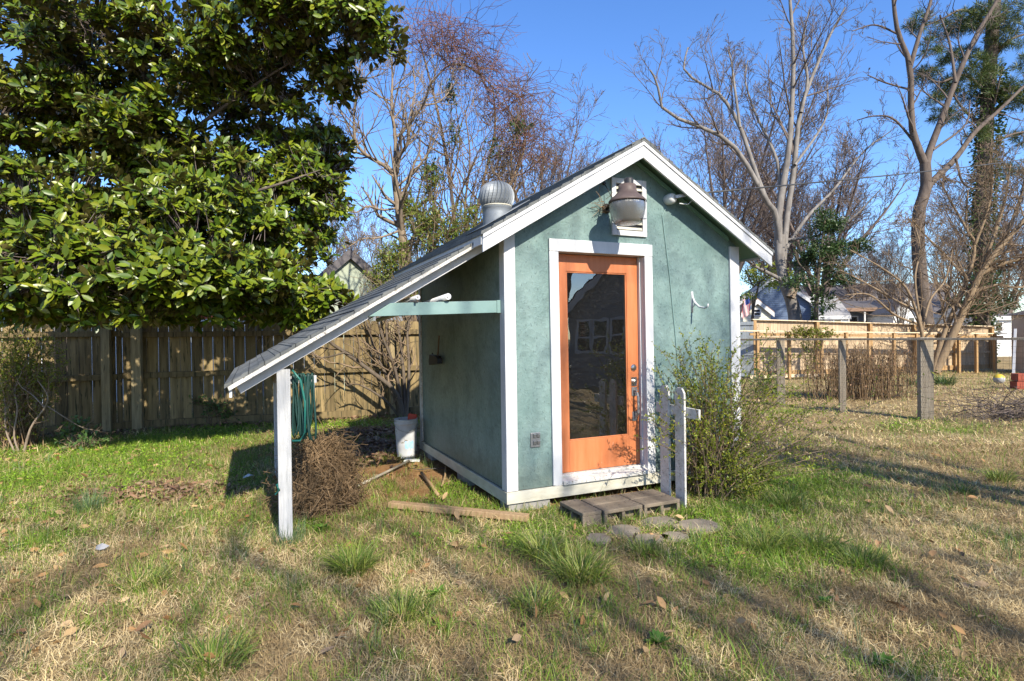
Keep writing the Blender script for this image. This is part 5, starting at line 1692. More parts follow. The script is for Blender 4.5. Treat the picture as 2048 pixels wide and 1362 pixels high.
house('slate_roof_house', 'dark-roofed house just showing above the lean-to roof under the shrubs', at(800, 24), .3, 4.6, 5, 3.0, 1.4, M['lapslate'], M['darkroof'], [], False, over=.3, trim=M['darkroof'], cat='house')

# flag hung from a pole by the cottage
fb = at(1492, 31.5)
fl = thing('flag', 'drooping red, white and blue striped flag on a tilted pole beside the cream cottage', 'flag', fb + (0, 0, 2.95))
MB().tube([(-.35, 0, .35), (.05, 0, .62), (.42, 0, .86)], .022, 6).build('pole', M['white'], fl, True)
cols = {'red_stripe': (.45, .03, .05), 'white_stripe': (.75, .75, .75), 'blue_canton': (.03, .06, .25)}
fm = {k: pmat(k + '_cloth', tuple(x * .9 for x in v), v, 6, .8, bmp=0) for k, v in cols.items()}
sm_ = {'red_stripe': MB(), 'white_stripe': MB(), 'blue_canton': MB()}
g = np.random.default_rng(5)
for s in range(13):
    x0, x1 = -.18 + s * .028, -.18 + (s + 1) * .028
    zt0, zt1 = .46 + s * .018, .46 + (s + 1) * .018
    yo = lambda x, z: .06 * math.sin(x * 22 + z * 4)
    nz_ = 7
    for k in range(nz_):
        f0, f1 = k / nz_, (k + 1) / nz_
        z00, z10 = zt0 - f0 * 1.05, zt1 - f0 * 1.05
        z01, z11 = zt0 - f1 * 1.05, zt1 - f1 * 1.05
        nm = 'blue_canton' if (k < 3 and s >= 6) else ('red_stripe' if s % 2 == 0 else 'white_stripe')
        sm_[nm].add([(x0, yo(x0, z00), z00), (x1, yo(x1, z10), z10), (x1, yo(x1, z11), z11), (x0, yo(x0, z01), z01)], [(0, 1, 2, 3)])
for k, mb in sm_.items(): mb.build(k, fm[k], fl)

# ================================================================== FENCES
# weathered board fence, left
fdir = norm(np.array([6.18, 2.04, 0.0])); fper = np.array([fdir[1], -fdir[0], 0])   # fper points to the camera side
fang = math.atan2(fdir[1], fdir[0])
f0 = np.array([-6.74, 10.31, 0])                       # at the pair of posts
wf = thing('wooden_fence', 'weathered algae-stained board fence with rails facing the yard, under the magnolia', 'fence', f0, fang)
g = np.random.default_rng(77)
bays = [(-4.6, -2.3), (-2.29, -.20), (-.19, 2.1), (2.11, 4.5), (4.51, 6.9), (6.91, 9.3), (9.31, 11.7)]
for i, (x0, x1) in enumerate(bays):
    mb = MB(); x = x0
    while x < x1 - .03:
        w = min(g.uniform(.165, .195), x1 - x)
        gap = g.uniform(.004, .016)
        top = 1.93 + g.normal(0, .012); y0 = .0 + g.normal(0, .003)
        c = .03
        mb.prism_xz([(x, .03), (x, top - c), (x + c, top), (x + w - gap - c, top), (x + w - gap, top - c), (x + w - gap, .03)], y0, y0 + .018)
        x += w
    mb.build('board_panel', M['oldfence'], wf)
    for z, hh in ((1.70, .10), (.96, .10), (.09, .13)):
        dz = g.normal(0, .008)
        MB().box(x0 - .01, x1 - .004, -.075, -.004, z + dz - hh / 2, z + dz + hh / 2).build('rail', M['oldfence'], wf, False, .004)
for x, hgt_, w in ((-.40, 1.86, .13), (.06, 2.16, .155), (4.5, 1.9, .11), (6.9, 1.9, .11), (-2.3, 1.9, .11)):
    MB().box(x - w / 2, x + w / 2, -.20, -.077, -.05, hgt_).build('post', M['oldpost'], wf, False, .006)

# wire fence in front of the right yard
wA, wB = np.array([5.2, 13.2, 0]), np.array([8.5, 8.46, 0])
wd = norm(wB - wA); wang = math.atan2(wd[1], wd[0]); wl = np.linalg.norm(wB - wA)
wi = thing('wire_fence', 'low wire mesh fence with grey wooden posts and a single top rail', 'fence', wA, wang)
rx = lambda p: float((np.array([p[0], p[1], 0]) - wA) @ wd)
for (x, y), s, hh in (((5.73, 12.44), .155, 1.41), ((6.47, 11.38), .115, 1.41), ((7.27, 10.23), .20, 1.46)):
    p = rx((x, y))
    mb = MB()
    poly = [(p - s / 2, .01), (p, .01 - s * .05), (p + s / 2, .01), (p + s / 2, .01 + s), (p - s / 2, .01 + s)]
    o = MB().box(-s / 2, s / 2, -s / 2, s / 2, -.05, hh).build('post', M['greywood'], wi, False, .006)
    o.location = (p, .012 + s * .62, 0); o.rotation_euler = (0, 0, .62)
MB().box(-.1, wl + .2, -.022, .022, 1.412, 1.452).build('top_rail', M['greywood'], wi, False, .004)
wg = MB()
for k in range(int(wl / .08)):
    x = .04 + k * .08
    wg.tube([(x, -.026, 1.42), (x + .002, -.027, .6), (x, -.026, .02)], .0016, 3)
for k in range(16):
    z = .05 + k * .09
    wg.tube([(0, -.028, z), (wl / 2, -.030, z - .006), (wl, -.028, z)], .0016, 3)
wg.build('wire_mesh', M['wire'], wi)

# new cedar fence beyond
cA = np.array([(1508 - 1024) / FOC * 20.2, 20.2, 0]); cB = np.array([(1985 - 1024) / FOC * 22.6, 22.6, 0])
cd = norm(cB - cA); cang = math.atan2(cd[1], cd[0]); cl_ = np.linalg.norm(cB - cA)
cf = thing('cedar_fence', 'new golden cedar board fence with capped top rail across the back of the right yard', 'fence', cA, cang)
topz = lambda x: 2.04 - (2.04 - 1.70) * x / cl_
def on_line(u, A, d):
    k = (u - 1024) / FOC
    return (k * A[1] - A[0]) / (d[0] - k * d[1])


posts = [0] + [on_line(u, cA, cd) for u in (1634, 1740, 1828, 1910)] + [cl_ - .05]
g = np.random.default_rng(78)
for i in range(len(posts) - 1):
    x0, x1 = posts[i] + .003, posts[i + 1] - .003
    mb = MB(); x = x0
    while x < x1 - .02:
        w = min(.14, x1 - x)
        mb.box(x, x + w - .006, .05, .068, .1, topz(x + w / 2) - .012)
        x += w
    mb.build('board_panel', M['cedar'], cf)
    for f, hh in ((.72, .09), (.42, .09)):
        z0, z1 = topz(x0) * f, topz(x1) * f
        MB().bar((x0 + .05, .028, z0), (x1 - .05, .028, z1), .038, hh).build('rail', M['cedar'], cf)
    MB().bar((x0 + .05, .028, .14), (x1 - .05, .028, .14), .038, .18).build('kick_board', M['cedarpost'], cf)
for x in posts:
    MB().box(x - .06, x + .06, -.07, .045, -.05, topz(x) - .02).build('post', M['cedarpost'], cf, False, .004)
MB().bar((-.1, .0, topz(-.1) + .008), (cl_ + .05, .0, topz(cl_ + .05) + .008), .17, .03).build('cap_rail', M['cedarcap'], cf, False, .003)
# lower frame fence standing before it
lA = np.array([(1474 - 1024) / FOC * 19.2, 19.2, 0]); lB = np.array([(2012 - 1024) / FOC * 21.6, 21.6, 0])
ld_ = norm(lB - lA); lang = math.atan2(ld_[1], ld_[0]); ll = np.linalg.norm(lB - lA)
lf_ = thing('frame_fence', 'lower open cedar frame fence with pale cap standing before the board fence', 'fence', lA, lang)
lz = lambda x: 1.66 - .24 * x / ll
for x in [on_line(u, lA, ld_) for u in (1515, 1578, 1643, 1692, 1738, 1788, 1833, 1878, 1918, 1953, 1990)]:
    if x > ll: break
    MB().box(x - .045, x + .045, -.04, .05, -.05, lz(x) - .02).build('post', M['cedarpost'], lf_, False, .004)
MB().bar((0, 0, lz(0)), (ll, 0, lz(ll)), .13, .035).build('cap_rail', M['cedarcap'], lf_, False, .003)
MB().bar((.5, .03, lz(0) - .12), (ll - .1, .03, lz(ll) - .12), .035, .085).build('rail', M['cedarpost'], lf_)
MB().bar((.5, .03, .10), (3.4, .03, .10), .035, .10).build('bottom_board', M['cedarcap'], lf_)
# grey painted gate boards between shed and cedar fence
gA = at(1472, 20.4); gB = at(1507, 20.1)
gg = thing('grey_gate', 'grey painted board gate between the shed and the cedar fence', 'gate', gA, math.atan2(gB[1] - gA[1], gB[0] - gA[0]))
gw = float(np.linalg.norm(gB - gA)); mb = MB(); x = -.6
while x < gw - .05:
    mb.box(x, x + .125, 0, .02, .06, 1.98); x += .13
mb.build('boards', M['greyboard'], gg)
MB().box(-.6, gw, -.03, -.002, 1.86, 1.98).build('rail', M['greyboard'], gg)
MB().box(-.6, gw, -.03, -.002, .80, .90).build('rail', M['greyboard'], gg)

# tan metal shed at the right edge, with things beside it
ts = thing('metal_shed', 'tan metal garden shed with a dark peaked roof, cut by the right frame edge', 'shed', at(2150, 19.5), -.1)
mb = MB()
mb.box(-.72, 1.4, 0, 1.8, -.05, 2.1)
mb.build('wall', M['tanmetal'], ts)
mb = MB()
for k in range(8):
    x = -.7 + k * .29
    mb.box(x, x + .03, -.018, -.001, 0, 2.05)
mb.build('ribs', M['tanmetal'], ts)
mb = MB()
mb.add([(-.86, -.12, 2.1), (1.52, -.12, 2.1), (1.52, 1.92, 2.1), (-.86, 1.92, 2.1), (.33, .9, 2.62)], [(0, 1, 4), (1, 2, 4), (2, 3, 4), (3, 0, 4), (3, 2, 1, 0)])
mb.build('roof', M['darkroof'], ts)
MB().box(-.88, 1.54, -.14, -.121, 2.0, 2.12).build('eave_trim', M['darkbark'], ts)
o = MB().bar((0, 0, 0), (.34, .3, 1.6), .07, .03).build('leaning_board', M['white'])
o.location = at(2026, 19.0); tag(o, 'thin pale board leaning against the tan metal shed', 'board')
for k, (dx, dz, lab) in enumerate(((0, 0, 'lower red crate stacked before the tan metal shed'), (.03, .21, 'upper red crate stacked before the tan metal shed'))):
    c = MB().box(-.22, .22, -.15, .15, 0, .02).box(-.22, .22, -.15, -.13, .022, .2).box(-.22, .22, .13, .15, .022, .2).box(-.22, -.20, -.129, .129, .022, .2).box(.20, .22, -.129, .129, .022, .2)
    for q in (-.1, .02, .14): c.box(q - .05, q + .03, -.156, -.151, .06, .15)
    o = c.build('crate', M['redtrim'], None, False, .004)
    o.location = G(2046, 778) + np.array([dx, 0, dz]); o.rotation_euler = (0, 0, -.2)
    tag(o, lab, 'crate', 'red crates')
bl_ = thing('play_ball', 'yellow and grey plastic ball lying before the tan metal shed', 'ball', G(1998, 768) + (0, 0, .15), .4)
ring = [(.145 * math.sin(a), -.145 * math.cos(a)) for a in np.linspace(0, PI, 13)]
MB().lathe(ring[:8], (0, 0, 0), 24).build('lower_half', M['paleball'], bl_, True)
MB().lathe(ring[7:], (0, 0, 0), 24).build('upper_half', M['ball'], bl_, True)
# twig pile at the right
g = np.random.default_rng(98)
b = G(2040, 840)
tp = thing('twig_pile', 'heap of grey cut twigs behind the wire fence at the right edge', 'heap', b)
N = 420
P = np.empty((N, 5, 3)); p = b + np.stack([g.normal(.1, .5, N), g.normal(.1, .35, N), np.abs(g.normal(.14, .12, N))], 1)
d = norm(np.stack([g.normal(0, 1, N), g.normal(0, .6, N), g.normal(0, .25, N)], 1)); st = (.05 + .09 * g.random(N))[:, None]
for k in range(5):
    P[:, k] = p; d = norm(d + .22 * g.normal(0, 1, d.shape)); p = p + d * st; p[:, 2] = np.maximum(p[:, 2], .01)
tg = Geo(); tg.add(*tubes(P, np.broadcast_to(np.linspace(.007, .003, 5)[None], (N, 5)), 4)); tag(tg.build('twigs', M['twig'], tp, True, b), kind='stuff')

# service wire
cw = [W(*sdef(1.935, -.158, 2.887))]
far = D(2230, 278, 26.0)
pts = []
for t in np.linspace(0, 1, 20):
    p = cw[0] * (1 - t) + far * t; p = p + np.array([0, 0, -.22 * math.sin(PI * t)]); pts.append(p)
o = MB().tube(pts, .011, 6).build('service_wire', M['cable'], None, True)
tag(o, 'thin overhead service wire running from the shed gable to the upper right', 'wire')
# pole carrying the far end of the wire, outside the frame
po = MB().tube([(far[0], far[1] + .12, -.2), (far[0], far[1] + .12, far[2] + .5)], [.14, .10], 12).build('utility_pole', M['greywood'], None, True)
tag(po, 'brown wooden utility pole carrying the service wire', 'pole')
# ================================================================== GROUND
GC = [(150, 930, 1.5, 1.0), (330, 885, 1.3, 1.0), (440, 850, 1.3, 1.0), (560, 850, 1.0, .9), (20, 900, 1.2, .8), (700, 850, 1.2, .8), (940, 985, .45, .9), (1000, 1005, .5, 1.0), (900, 1000, .4, .7),
      (1080, 1075, .5, 1.0), (1150, 1065, .4, 1.0), (1000, 1090, .4, .6), (1420, 1030, .5, 1.0), (1500, 1010, .7, 1.0), (1570, 975, .9, .9), (1640, 960, .8, .5), (1440, 1090, .45, .9), (1560, 1100, .5, .75), (1660, 1110, .4, .8), (1330, 1065, .4, .7),
      (620, 1060, .4, .5), (870, 1080, .4, .5), (200, 1000, 1.0, .6), (60, 1080, .7, .5), (1850, 850, 1.0, .45), (1560, 820, .9, .4), (1250, 1030, .3, .9), (1350, 1015, .3, .9), (700, 1100, .35, .7), (1960, 1080, .5, .35), (470, 960, .6, .6)]
GP_ = [(G(u, v)[:2], r, s) for u, v, r, s in GC]


def greenness(x, y):
    o = np.zeros_like(x)
    for c, r, s in GP_:
        o = np.maximum(o, s * np.exp(-(((x - c[0]) ** 2 + (y - c[1]) ** 2) / (r * r))))
    n = fbm(x, y, 1.6, 3)
    return np.clip(o * (.55 + .9 * n) + np.where(x > 2.6, .25, 1.0) * np.clip((n - .52) * 1.6, 0, .5), 0, 1)


DC = [(780, 940, .55), (850, 950, .45), (760, 890, .6), (720, 860, .5), (830, 985, .25), (900, 950, .35)]
DP = [(G(u, v)[:2], r) for u, v, r in DC]


def dirtness(x, y):
    o = np.zeros_like(x)
    for c, r in DP:
        o = np.maximum(o, np.exp(-(((x - c[0]) ** 2 + (y - c[1]) ** 2) / (r * r))))
    # under the shed floor
    a = (x - ORG[0]) * EX[0] + (y - ORG[1]) * EX[1]; b = (x - ORG[0]) * EY[0] + (y - ORG[1]) * EY[1]
    o = np.maximum(o, ((a > -.05) & (a < 2.75) & (b > .02) & (b < 2.7)) * 1.0)
    return np.clip(o * (.7 + .7 * fbm(x, y, 2.3, 8)), 0, 1)


def axis_samples():
    a = np.arange(0, 14, .11)
    b = np.concatenate([a, 14 * 1.16 ** np.arange(0, 24)])
    return b


ys = np.concatenate([-np.geomspace(3, 220, 14)[::-1], np.arange(-2.5, 14, .11), 14 * 1.17 ** np.arange(0, 20)])
xs = axis_samples(); xs = np.concatenate([-xs[:0:-1], xs])
XX, YY = np.meshgrid(xs, ys)
ZZ = (fbm(XX, YY, 1.3, 11) - .5) * .05 + (fbm(XX, YY, 6, 15) - .5) * .018
ZZ -= .004
a_ = (XX - ORG[0]) * EX[0] + (YY - ORG[1]) * EX[1]; b_ = (XX - ORG[0]) * EY[0] + (YY - ORG[1]) * EY[1]
flat = np.exp(-np.maximum(0, np.maximum(np.abs(a_ - 1.2) - 1.6, np.abs(b_ - 1.0) - 1.7)) * 2)
ZZ = ZZ * (1 - .7 * flat) - .008
nx, ny = len(xs), len(ys)
ii = (np.arange(ny - 1) * nx)[:, None] + np.arange(nx - 1)[None]
quads = np.stack([ii, ii + 1, ii + nx + 1, ii + nx], -1).reshape(-1, 4)
gm, nt, bs_, out = new_mat('yard_soil_and_thatch')
at_ = nt.nodes.new('ShaderNodeAttribute'); at_.attribute_name = 'cover'
sp = nt.nodes.new('ShaderNodeSeparateColor'); nt.links.new(at_.outputs['Color'], sp.inputs[0])
vec = coords(nt)
n1 = noise(nt, vec, 1.1, 6, .65); n2 = noise(nt, vec, 38, 5, .7); n3 = noise(nt, vec, 7, 4, .6)
r1 = ramp(nt, [(.3, (.20, .14, .07)), (.52, (.32, .235, .12)), (.72, (.46, .36, .20))]); nt.links.new(n1, r1.inputs[0])
r2 = ramp(nt, [(.3, (.45, .45, .45)), (.7, (1.25, 1.25, 1.25))]); nt.links.new(n2, r2.inputs[0])
c = mixc(nt, 1.0, r1.outputs[0], r2.outputs[0], 'MULTIPLY')
gr_ = ramp(nt, [(.3, (.055, .095, .018)), (.7, (.10, .15, .028))]); nt.links.new(n3, gr_.inputs[0])
gf = nt.nodes.new('ShaderNodeMath'); gf.operation = 'MULTIPLY'; gf.inputs[1].default_value = .8; nt.links.new(sp.outputs[0], gf.inputs[0])
c = mixc(nt, gf.outputs[0], c, gr_.outputs[0])
dr_ = ramp(nt, [(.3, (.20, .105, .045)), (.7, (.36, .20, .09))]); nt.links.new(n3, dr_.inputs[0])
c = mixc(nt, sp.outputs[1], c, dr_.outputs[0])
nt.links.new(c, bs_.inputs['Base Color'])
bs_.inputs['Roughness'].default_value = .95; bs_.inputs['Specular IOR Level'].default_value = .1
bump(nt, bs_, n2, .8, .02)
ground = np_object('ground', np.stack([XX, YY, ZZ], -1).reshape(-1, 3), quads, None, gm, None, True)
cv = np.zeros((nx * ny, 4), np.float32); cv[:, 0] = greenness(XX.ravel(), YY.ravel()); cv[:, 1] = dirtness(XX.ravel(), YY.ravel()); cv[:, 3] = 1
ca = ground.data.color_attributes.new('cover', 'FLOAT_COLOR', 'POINT')
ca.data.foreach_set('color', cv.ravel())
tag(ground, kind='structure')


def gz(x, y):
    z = (fbm(x, y, 1.3, 11) - .5) * .05 + (fbm(x, y, 6, 15) - .5) * .018 - .004
    a = (x - ORG[0]) * EX[0] + (y - ORG[1]) * EX[1]; b = (x - ORG[0]) * EY[0] + (y - ORG[1]) * EY[1]
    f = np.exp(-np.maximum(0, np.maximum(np.abs(a - 1.2) - 1.6, np.abs(b - 1.0) - 1.7)) * 2)
    return z * (1 - .7 * f) - .008


def clear(x, y):
    """False where blades would poke through built things"""
    a = (x - ORG[0]) * EX[0] + (y - ORG[1]) * EX[1]; b = (x - ORG[0]) * EY[0] + (y - ORG[1]) * EY[1]
    shed_ = (a > -.02) & (a < 2.78) & (b > -.02) & (b < 2.95)
    step_ = (a > .39) & (a < 1.42) & (b > -.65) & (b < -.15)
    heap_ = ((x - bp[0]) / .40) ** 2 + ((y - bp[1]) / .44) ** 2 < 1
    fl_ = np.zeros_like(shed_)
    for u, v_, ra, rb_, _l in FL:
        c = G(u, v_)
        fl_ |= ((x - c[0]) / (ra * .78)) ** 2 + ((y - c[1]) / (rb_ * .8)) ** 2 < 1
    return ~(shed_ | step_ | heap_ | fl_)


def sample(n, y0, y1, g, p=1.0):
    """points in the widened view wedge, y0..y1"""
    y = y0 + (y1 - y0) * g.random(n) ** p
    x = (g.random(n) * 2 - 1) * (.92 * y + 1.3)
    return x, y


g = np.random.default_rng(501)
# dry thatch: pale straw in some patches, brown matted grass in others
pv, bv = Geo(), Geo()
for n, y0, y1, L, w in ((170000, 2.1, 4.6, .075, .0030), (170000, 4.4, 8.0, .085, .0042), (140000, 7.8, 23, .10, .009)):
    x, y = sample(n, y0, y1, g)
    gr0 = greenness(x, y); dd = dirtness(x, y)
    keep = clear(x, y) & (g.random(n) > gr0 * .72) & (g.random(n) > dd * 1.1) & (g.random(n) < .30 + 1.0 * fbm(x, y, 3.2, 21))
    x, y = x[keep], y[keep]; n = len(x)
    pale = np.clip((.5 * fbm(x, y, .9, 23) + .5 * fbm(x, y, 4.2, 27) - .44) * 9, .06, .94)
    pale = np.maximum(pale, np.clip((y - 9) / 6, 0, .85))
    isp = g.random(n) < pale
    for sel, G_ in ((isp, pv), (~isp, bv)):
        xx, yy_ = x[sel], y[sel]; m_ = len(xx)
        base = np.stack([xx, yy_, gz(xx, yy_) + .003 + (.022 if G_ is pv else .010) * g.random(m_)], 1)
        V, q = strips(base, g.random(m_) * 2 * PI, L * (.4 + .9 * g.random(m_)), w * (.6 + .7 * g.random(m_)), R(4) + np.abs(g.normal(0, R(32), m_)), -g.normal(R(50), R(50), m_), 3, g)
        G_.add(V, q)
tag(pv.build('dry_grass', M['thatch'], None, False), 'pale straw-coloured dormant grass in patches over the yard', 'grass', kind='stuff')
tag(bv.build('dry_grass', M['browngrass'], None, False), 'brown matted dormant grass between the paler patches', 'grass', kind='stuff')
# green blades
gv = Geo()
for n, y0, y1, L, w in ((100000, 2.1, 5.2, .085, .0042), (140000, 5.0, 9.5, .085, .0056), (70000, 9.0, 22, .09, .011)):
    x, y = sample(n, y0, y1, g)
    gr0 = greenness(x, y); dd = dirtness(x, y)
    patch = np.where((x > 2.6) & (y < 14), .22, 1.0) * np.clip((.6 * fbm(x, y, 4.5, 31) + .4 * fbm(x, y, 1.1, 36) - .43) * 6, 0, 1)
    keep = clear(x, y) & (g.random(n) < np.maximum(gr0 * .9, patch * .66)) & (g.random(n) > dd)
    x, y = x[keep], y[keep]; n = len(x)
    base = np.stack([x, y, gz(x, y)], 1)
    tall = .5 + 1.0 * g.random(n) + .6 * np.clip((fbm(x, y, 2.4, 41) - .55) * 4, 0, 1)
    V, q = strips(base, g.random(n) * 2 * PI, L * tall, w * (.6 + .7 * g.random(n)), R(78) - np.abs(g.normal(0, R(22), n)), -np.abs(g.normal(R(40), R(30), n)), 3, g)
    gv.add(V, q)
# small natural clumps so that the bigger tufts do not stand alone
nc = 260
cx, cy = sample(nc, 2.4, 9.5, g)
ok_ = clear(cx, cy) & (g.random(nc) < np.where(cx > 2.6, .35, 1.0)); cx, cy = cx[ok_], cy[ok_]
for px_, py_ in zip(cx, cy):
    m_ = int(g.uniform(14, 70)); L_ = g.uniform(.05, .13); s_r = g.uniform(.03, .13)
    az_ = g.random(m_) * 2 * PI; r_ = s_r * g.random(m_) ** .6
    bx_, by_ = px_ + r_ * np.cos(az_) * g.uniform(.5, 1.3), py_ + r_ * np.sin(az_)
    V, q = strips(np.stack([bx_, by_, gz(bx_, by_)], 1), az_ + g.normal(0, 1.0, m_), L_ * (.4 + .8 * g.random(m_)), .0042 * (.6 + .6 * g.random(m_)), R(80) - np.abs(g.normal(0, R(28), m_)), -np.abs(g.normal(R(45), R(30), m_)), 3, g)
    gv.add(V, q)
tag(gv.build('green_grass', M['grass'], None, False), 'patches of short green grass growing through the dry lawn', 'grass', kind='stuff')
# thin upright onion grass sprigs
ov = Geo()
cx, cy = sample(150, 2.6, 8.0, g)
cl2 = np.repeat(np.stack([cx, cy], 1), 9, 0) + g.normal(0, .018, (150 * 9, 2))
ok_ = clear(cl2[:, 0], cl2[:, 1]); cl2 = cl2[ok_]; n = len(cl2)
V, q = strips(np.stack([cl2[:, 0], cl2[:, 1], gz(cl2[:, 0], cl2[:, 1])], 1), g.random(n) * 2 * PI, .10 + .15 * g.random(n), .0028, R(84) - np.abs(g.normal(0, R(10), n)), -np.abs(g.normal(R(18), R(15), n)), 4, g)
ov.add(V, q)
tag(ov.build('onion_grass', M['bluegrass'], None, False), 'scattered thin upright blue-green grass sprigs', 'grass', kind='stuff')
# low leafy ground cover
cv_ = Geo()
for n, y0, y1, s in ((90000, 3.6, 6.4, .015), (220000, 6.0, 12.5, .026)):
    x, y = sample(n, y0, y1, g)
    gr0 = greenness(x, y)
    keep = clear(x, y) & (g.random(n) < np.clip((gr0 - .30) * 1.7, 0, 1)) & (g.random(n) > dirtness(x, y) * 1.1)
    x, y = x[keep], y[keep]; n = len(x)
    pos = np.stack([x, y, gz(x, y) + .008 + .045 * g.random(n) * fbm(x, y, 5, 51) * 1.4], 1)
    leaves(cv_, pos, norm(rand_dirs(n, g) * np.array([1, 1, .35])), norm(rand_dirs(n, g) * .55 + np.array([0, 0, 1])), s * (.6 + .8 * g.random(n)), 1.5, 'small')
tag(cv_.build('ground_cover', M['clover'], None, False), 'bright green low leafy ground cover by the fence and around the shed', 'ground cover', kind='stuff')
# fallen magnolia leaves
fv = Geo()
n = 1100
y = 2.7 + 6.3 * g.random(n) ** .8; x = -(.92 * y) + (1.75 * y) * g.random(n) ** 1.7
ok_ = clear(x, y); x, y = x[ok_], y[ok_]; n = len(x)
pos = np.stack([x, y, gz(x, y) + .02 + .025 * g.random(n)], 1)
leaves(fv, pos, norm(rand_dirs(n, g) * np.array([1, 1, .3])), norm(rand_dirs(n, g) * .8 + np.array([0, 0, .8])), .05 + .055 * g.random(n), 1.1)
tag(fv.build('fallen_leaves', M['brownleaf'], None, True), 'curled tan and brown magnolia leaves scattered over the lawn', 'leaf litter', kind='stuff')
# dark leaf litter under the lean-to and along the fence
dv = Geo()
n = 2400
c = np.array([G(u, v)[:2] for u, v in ((740, 890), (700, 870), (770, 865), (730, 915), (790, 900))])
k = g.integers(0, len(c), n)
xy = c[k] + g.normal(0, .26, (n, 2))
n2_ = 1500
s_ = g.uniform(-4.5, 7, n2_)
xy = np.vstack([xy, (f0 + fdir * s_[:, None] - 0)[:, :2] + fper[:2] * np.abs(g.normal(.12, .22, n2_))[:, None]])
ok_ = clear(xy[:, 0], xy[:, 1]); xy = xy[ok_]; n = len(xy)
pos = np.stack([xy[:, 0], xy[:, 1], gz(xy[:, 0], xy[:, 1]) + .01 + .05 * g.random(n)], 1)
leaves(dv, pos, norm(rand_dirs(n, g) * np.array([1, 1, .3])), norm(rand_dirs(n, g) * .6 + np.array([0, 0, .8])), .05 + .06 * g.random(n), 1.1)
tag(dv.build('leaf_litter', M['litter'], None, True), 'dark brown leaf litter under the lean-to and along the fence foot', 'leaf litter', kind='stuff')
# drift of brown litter left of the lean-to
n = 900
c0 = G(330, 985)[:2]
xy = c0 + g.normal(0, 1, (n, 2)) * np.array([.42, .20])
pos = np.stack([xy[:, 0], xy[:, 1], gz(xy[:, 0], xy[:, 1]) + .015 + .035 * g.random(n)], 1)
kv = Geo()
leaves(kv, pos, norm(rand_dirs(n, g) * np.array([1, 1, .3])), norm(rand_dirs(n, g) * .7 + np.array([0, 0, .8])), .035 + .06 * g.random(n), 1.0)
tag(kv.build('leaf_litter', M['litter'], None, True), 'drift of dark brown leaf litter on the lawn left of the lean-to shadow', 'leaf litter', kind='stuff')
# mulch beyond the wire fence
mv = Geo(); n = 9000
x = g.uniform(5.4, 15, n); y = g.uniform(12.6, 18, n)
pos = np.stack([x, y, gz(x, y) + .01], 1)
ok_ = g.random(n) < np.clip((fbm(x, y, .6, 61) - .35) * 3, 0, 1) * np.exp(-((y - 14.6) / 1.4) ** 2)
pos = pos[ok_]; n = len(pos)
leaves(mv, pos, norm(rand_dirs(n, g) * np.array([1, 1, .3])), norm(rand_dirs(n, g) * .5 + np.array([0, 0, .8])), .06 + .05 * g.random(n), .7, 'small')
tag(mv.build('mulch', M['litter'], None, False), 'brown mulch and leaf bits under the dry canes by the cedar fence', 'mulch', kind='stuff')

# individual tufts and weeds
TU = [(704, 1140, 330, .20, .15, 'tuft', 'dark green dense grass tuft left of the camera centre, below the brown board'),
      (1085, 1110, 240, .23, .15, 'tuft', 'left half of the large bright grass tuft before the shed step'),
      (1160, 1155, 300, .25, .19, 'tuft', 'large sprawling yellow-green grass tuft in the middle of the foreground'),
      (575, 1085, 120, .17, .12, 'bluegrass', 'thin blue-green grass tuft at the foot of the lean-to post'),
      (1000, 965 + 50, 60, .14, .08, 'tuft', 'small sprig of grass in front of the pale corner block'),
      (2000, 960, 110, .20, .13, 'tuft', 'isolated grass tuft on the dry lawn near the right frame edge'),
      (1570, 1010, 170, .22, .16, 'tuft', 'tall grass tuft in the shade right of the door bush'),
      (1530, 1095, 260, .19, .22, 'tuft', 'broad low green grass tuft right of the flagstones'),
      (1620, 1095, 240, .18, .22, 'tuft', 'bright yellow-green grass tuft at the lawn\'s sunny middle right'),
      (1720, 1125, 170, .16, .16, 'tuft', 'light green grass tuft on the dry lawn, right of the flagstones'),
      (1920, 985, 100, .13, .14, 'tuft', 'flat dark green tuft in the shadow band on the right lawn'),
      (1070, 1215, 130, .17, .16, 'tuft', 'thin grass tuft just below the big central tuft'),
      (800, 1230, 200, .15, .2, 'tuft', 'short green tuft left of the leafy weed rosette'),
      (420, 1330, 220, .16, .2, 'tuft', 'green tuft low in the left foreground among brown leaves'),
      (280, 1170, 170, .14, .18, 'tuft', 'green tuft beside brown leaves at the left of the lawn'),
      (1290, 1110, 130, .15, .10, 'tuft', 'small dark tuft just below the pale flagstone'),
      (180, 1020, 130, .22, .15, 'bluegrass', 'tall thin grass tuft at the left before the bright ground cover')]
for i, (u, v_, n, L, sp_r, mt, lab) in enumerate(TU):
    blade_clump('grass_tuft', lab, G(u, v_) + (0, 0, -.01), int(n * 1.7), L * 1.1, sp_r * 1.5, M[mt], 700 + i, 'grass tuft', .0058 if mt == 'tuft' else .0032, 'grass tufts', .8 if mt == 'tuft' else .35)
WD = [(872, 1190, .085, 26, 'bright leafy weed rosette in the dry grass at centre'), (1320, 1288, .09, 24, 'leafy weed rosette at the bottom of the lawn right of centre'), (1765, 1330, .08, 20, 'leafy weed rosette near the bottom edge at the right'),
      (645, 1060, .10, 30, 'leafy green weed right of the lean-to post foot'), (830, 1075, .07, 18, 'small dark weed rosette below the brown board'), (1650, 1205, .06, 14, 'small dark weed on the dry lawn right of centre'), (910, 1070, .08, 24, 'weed rosette just below the middle of the brown board')]
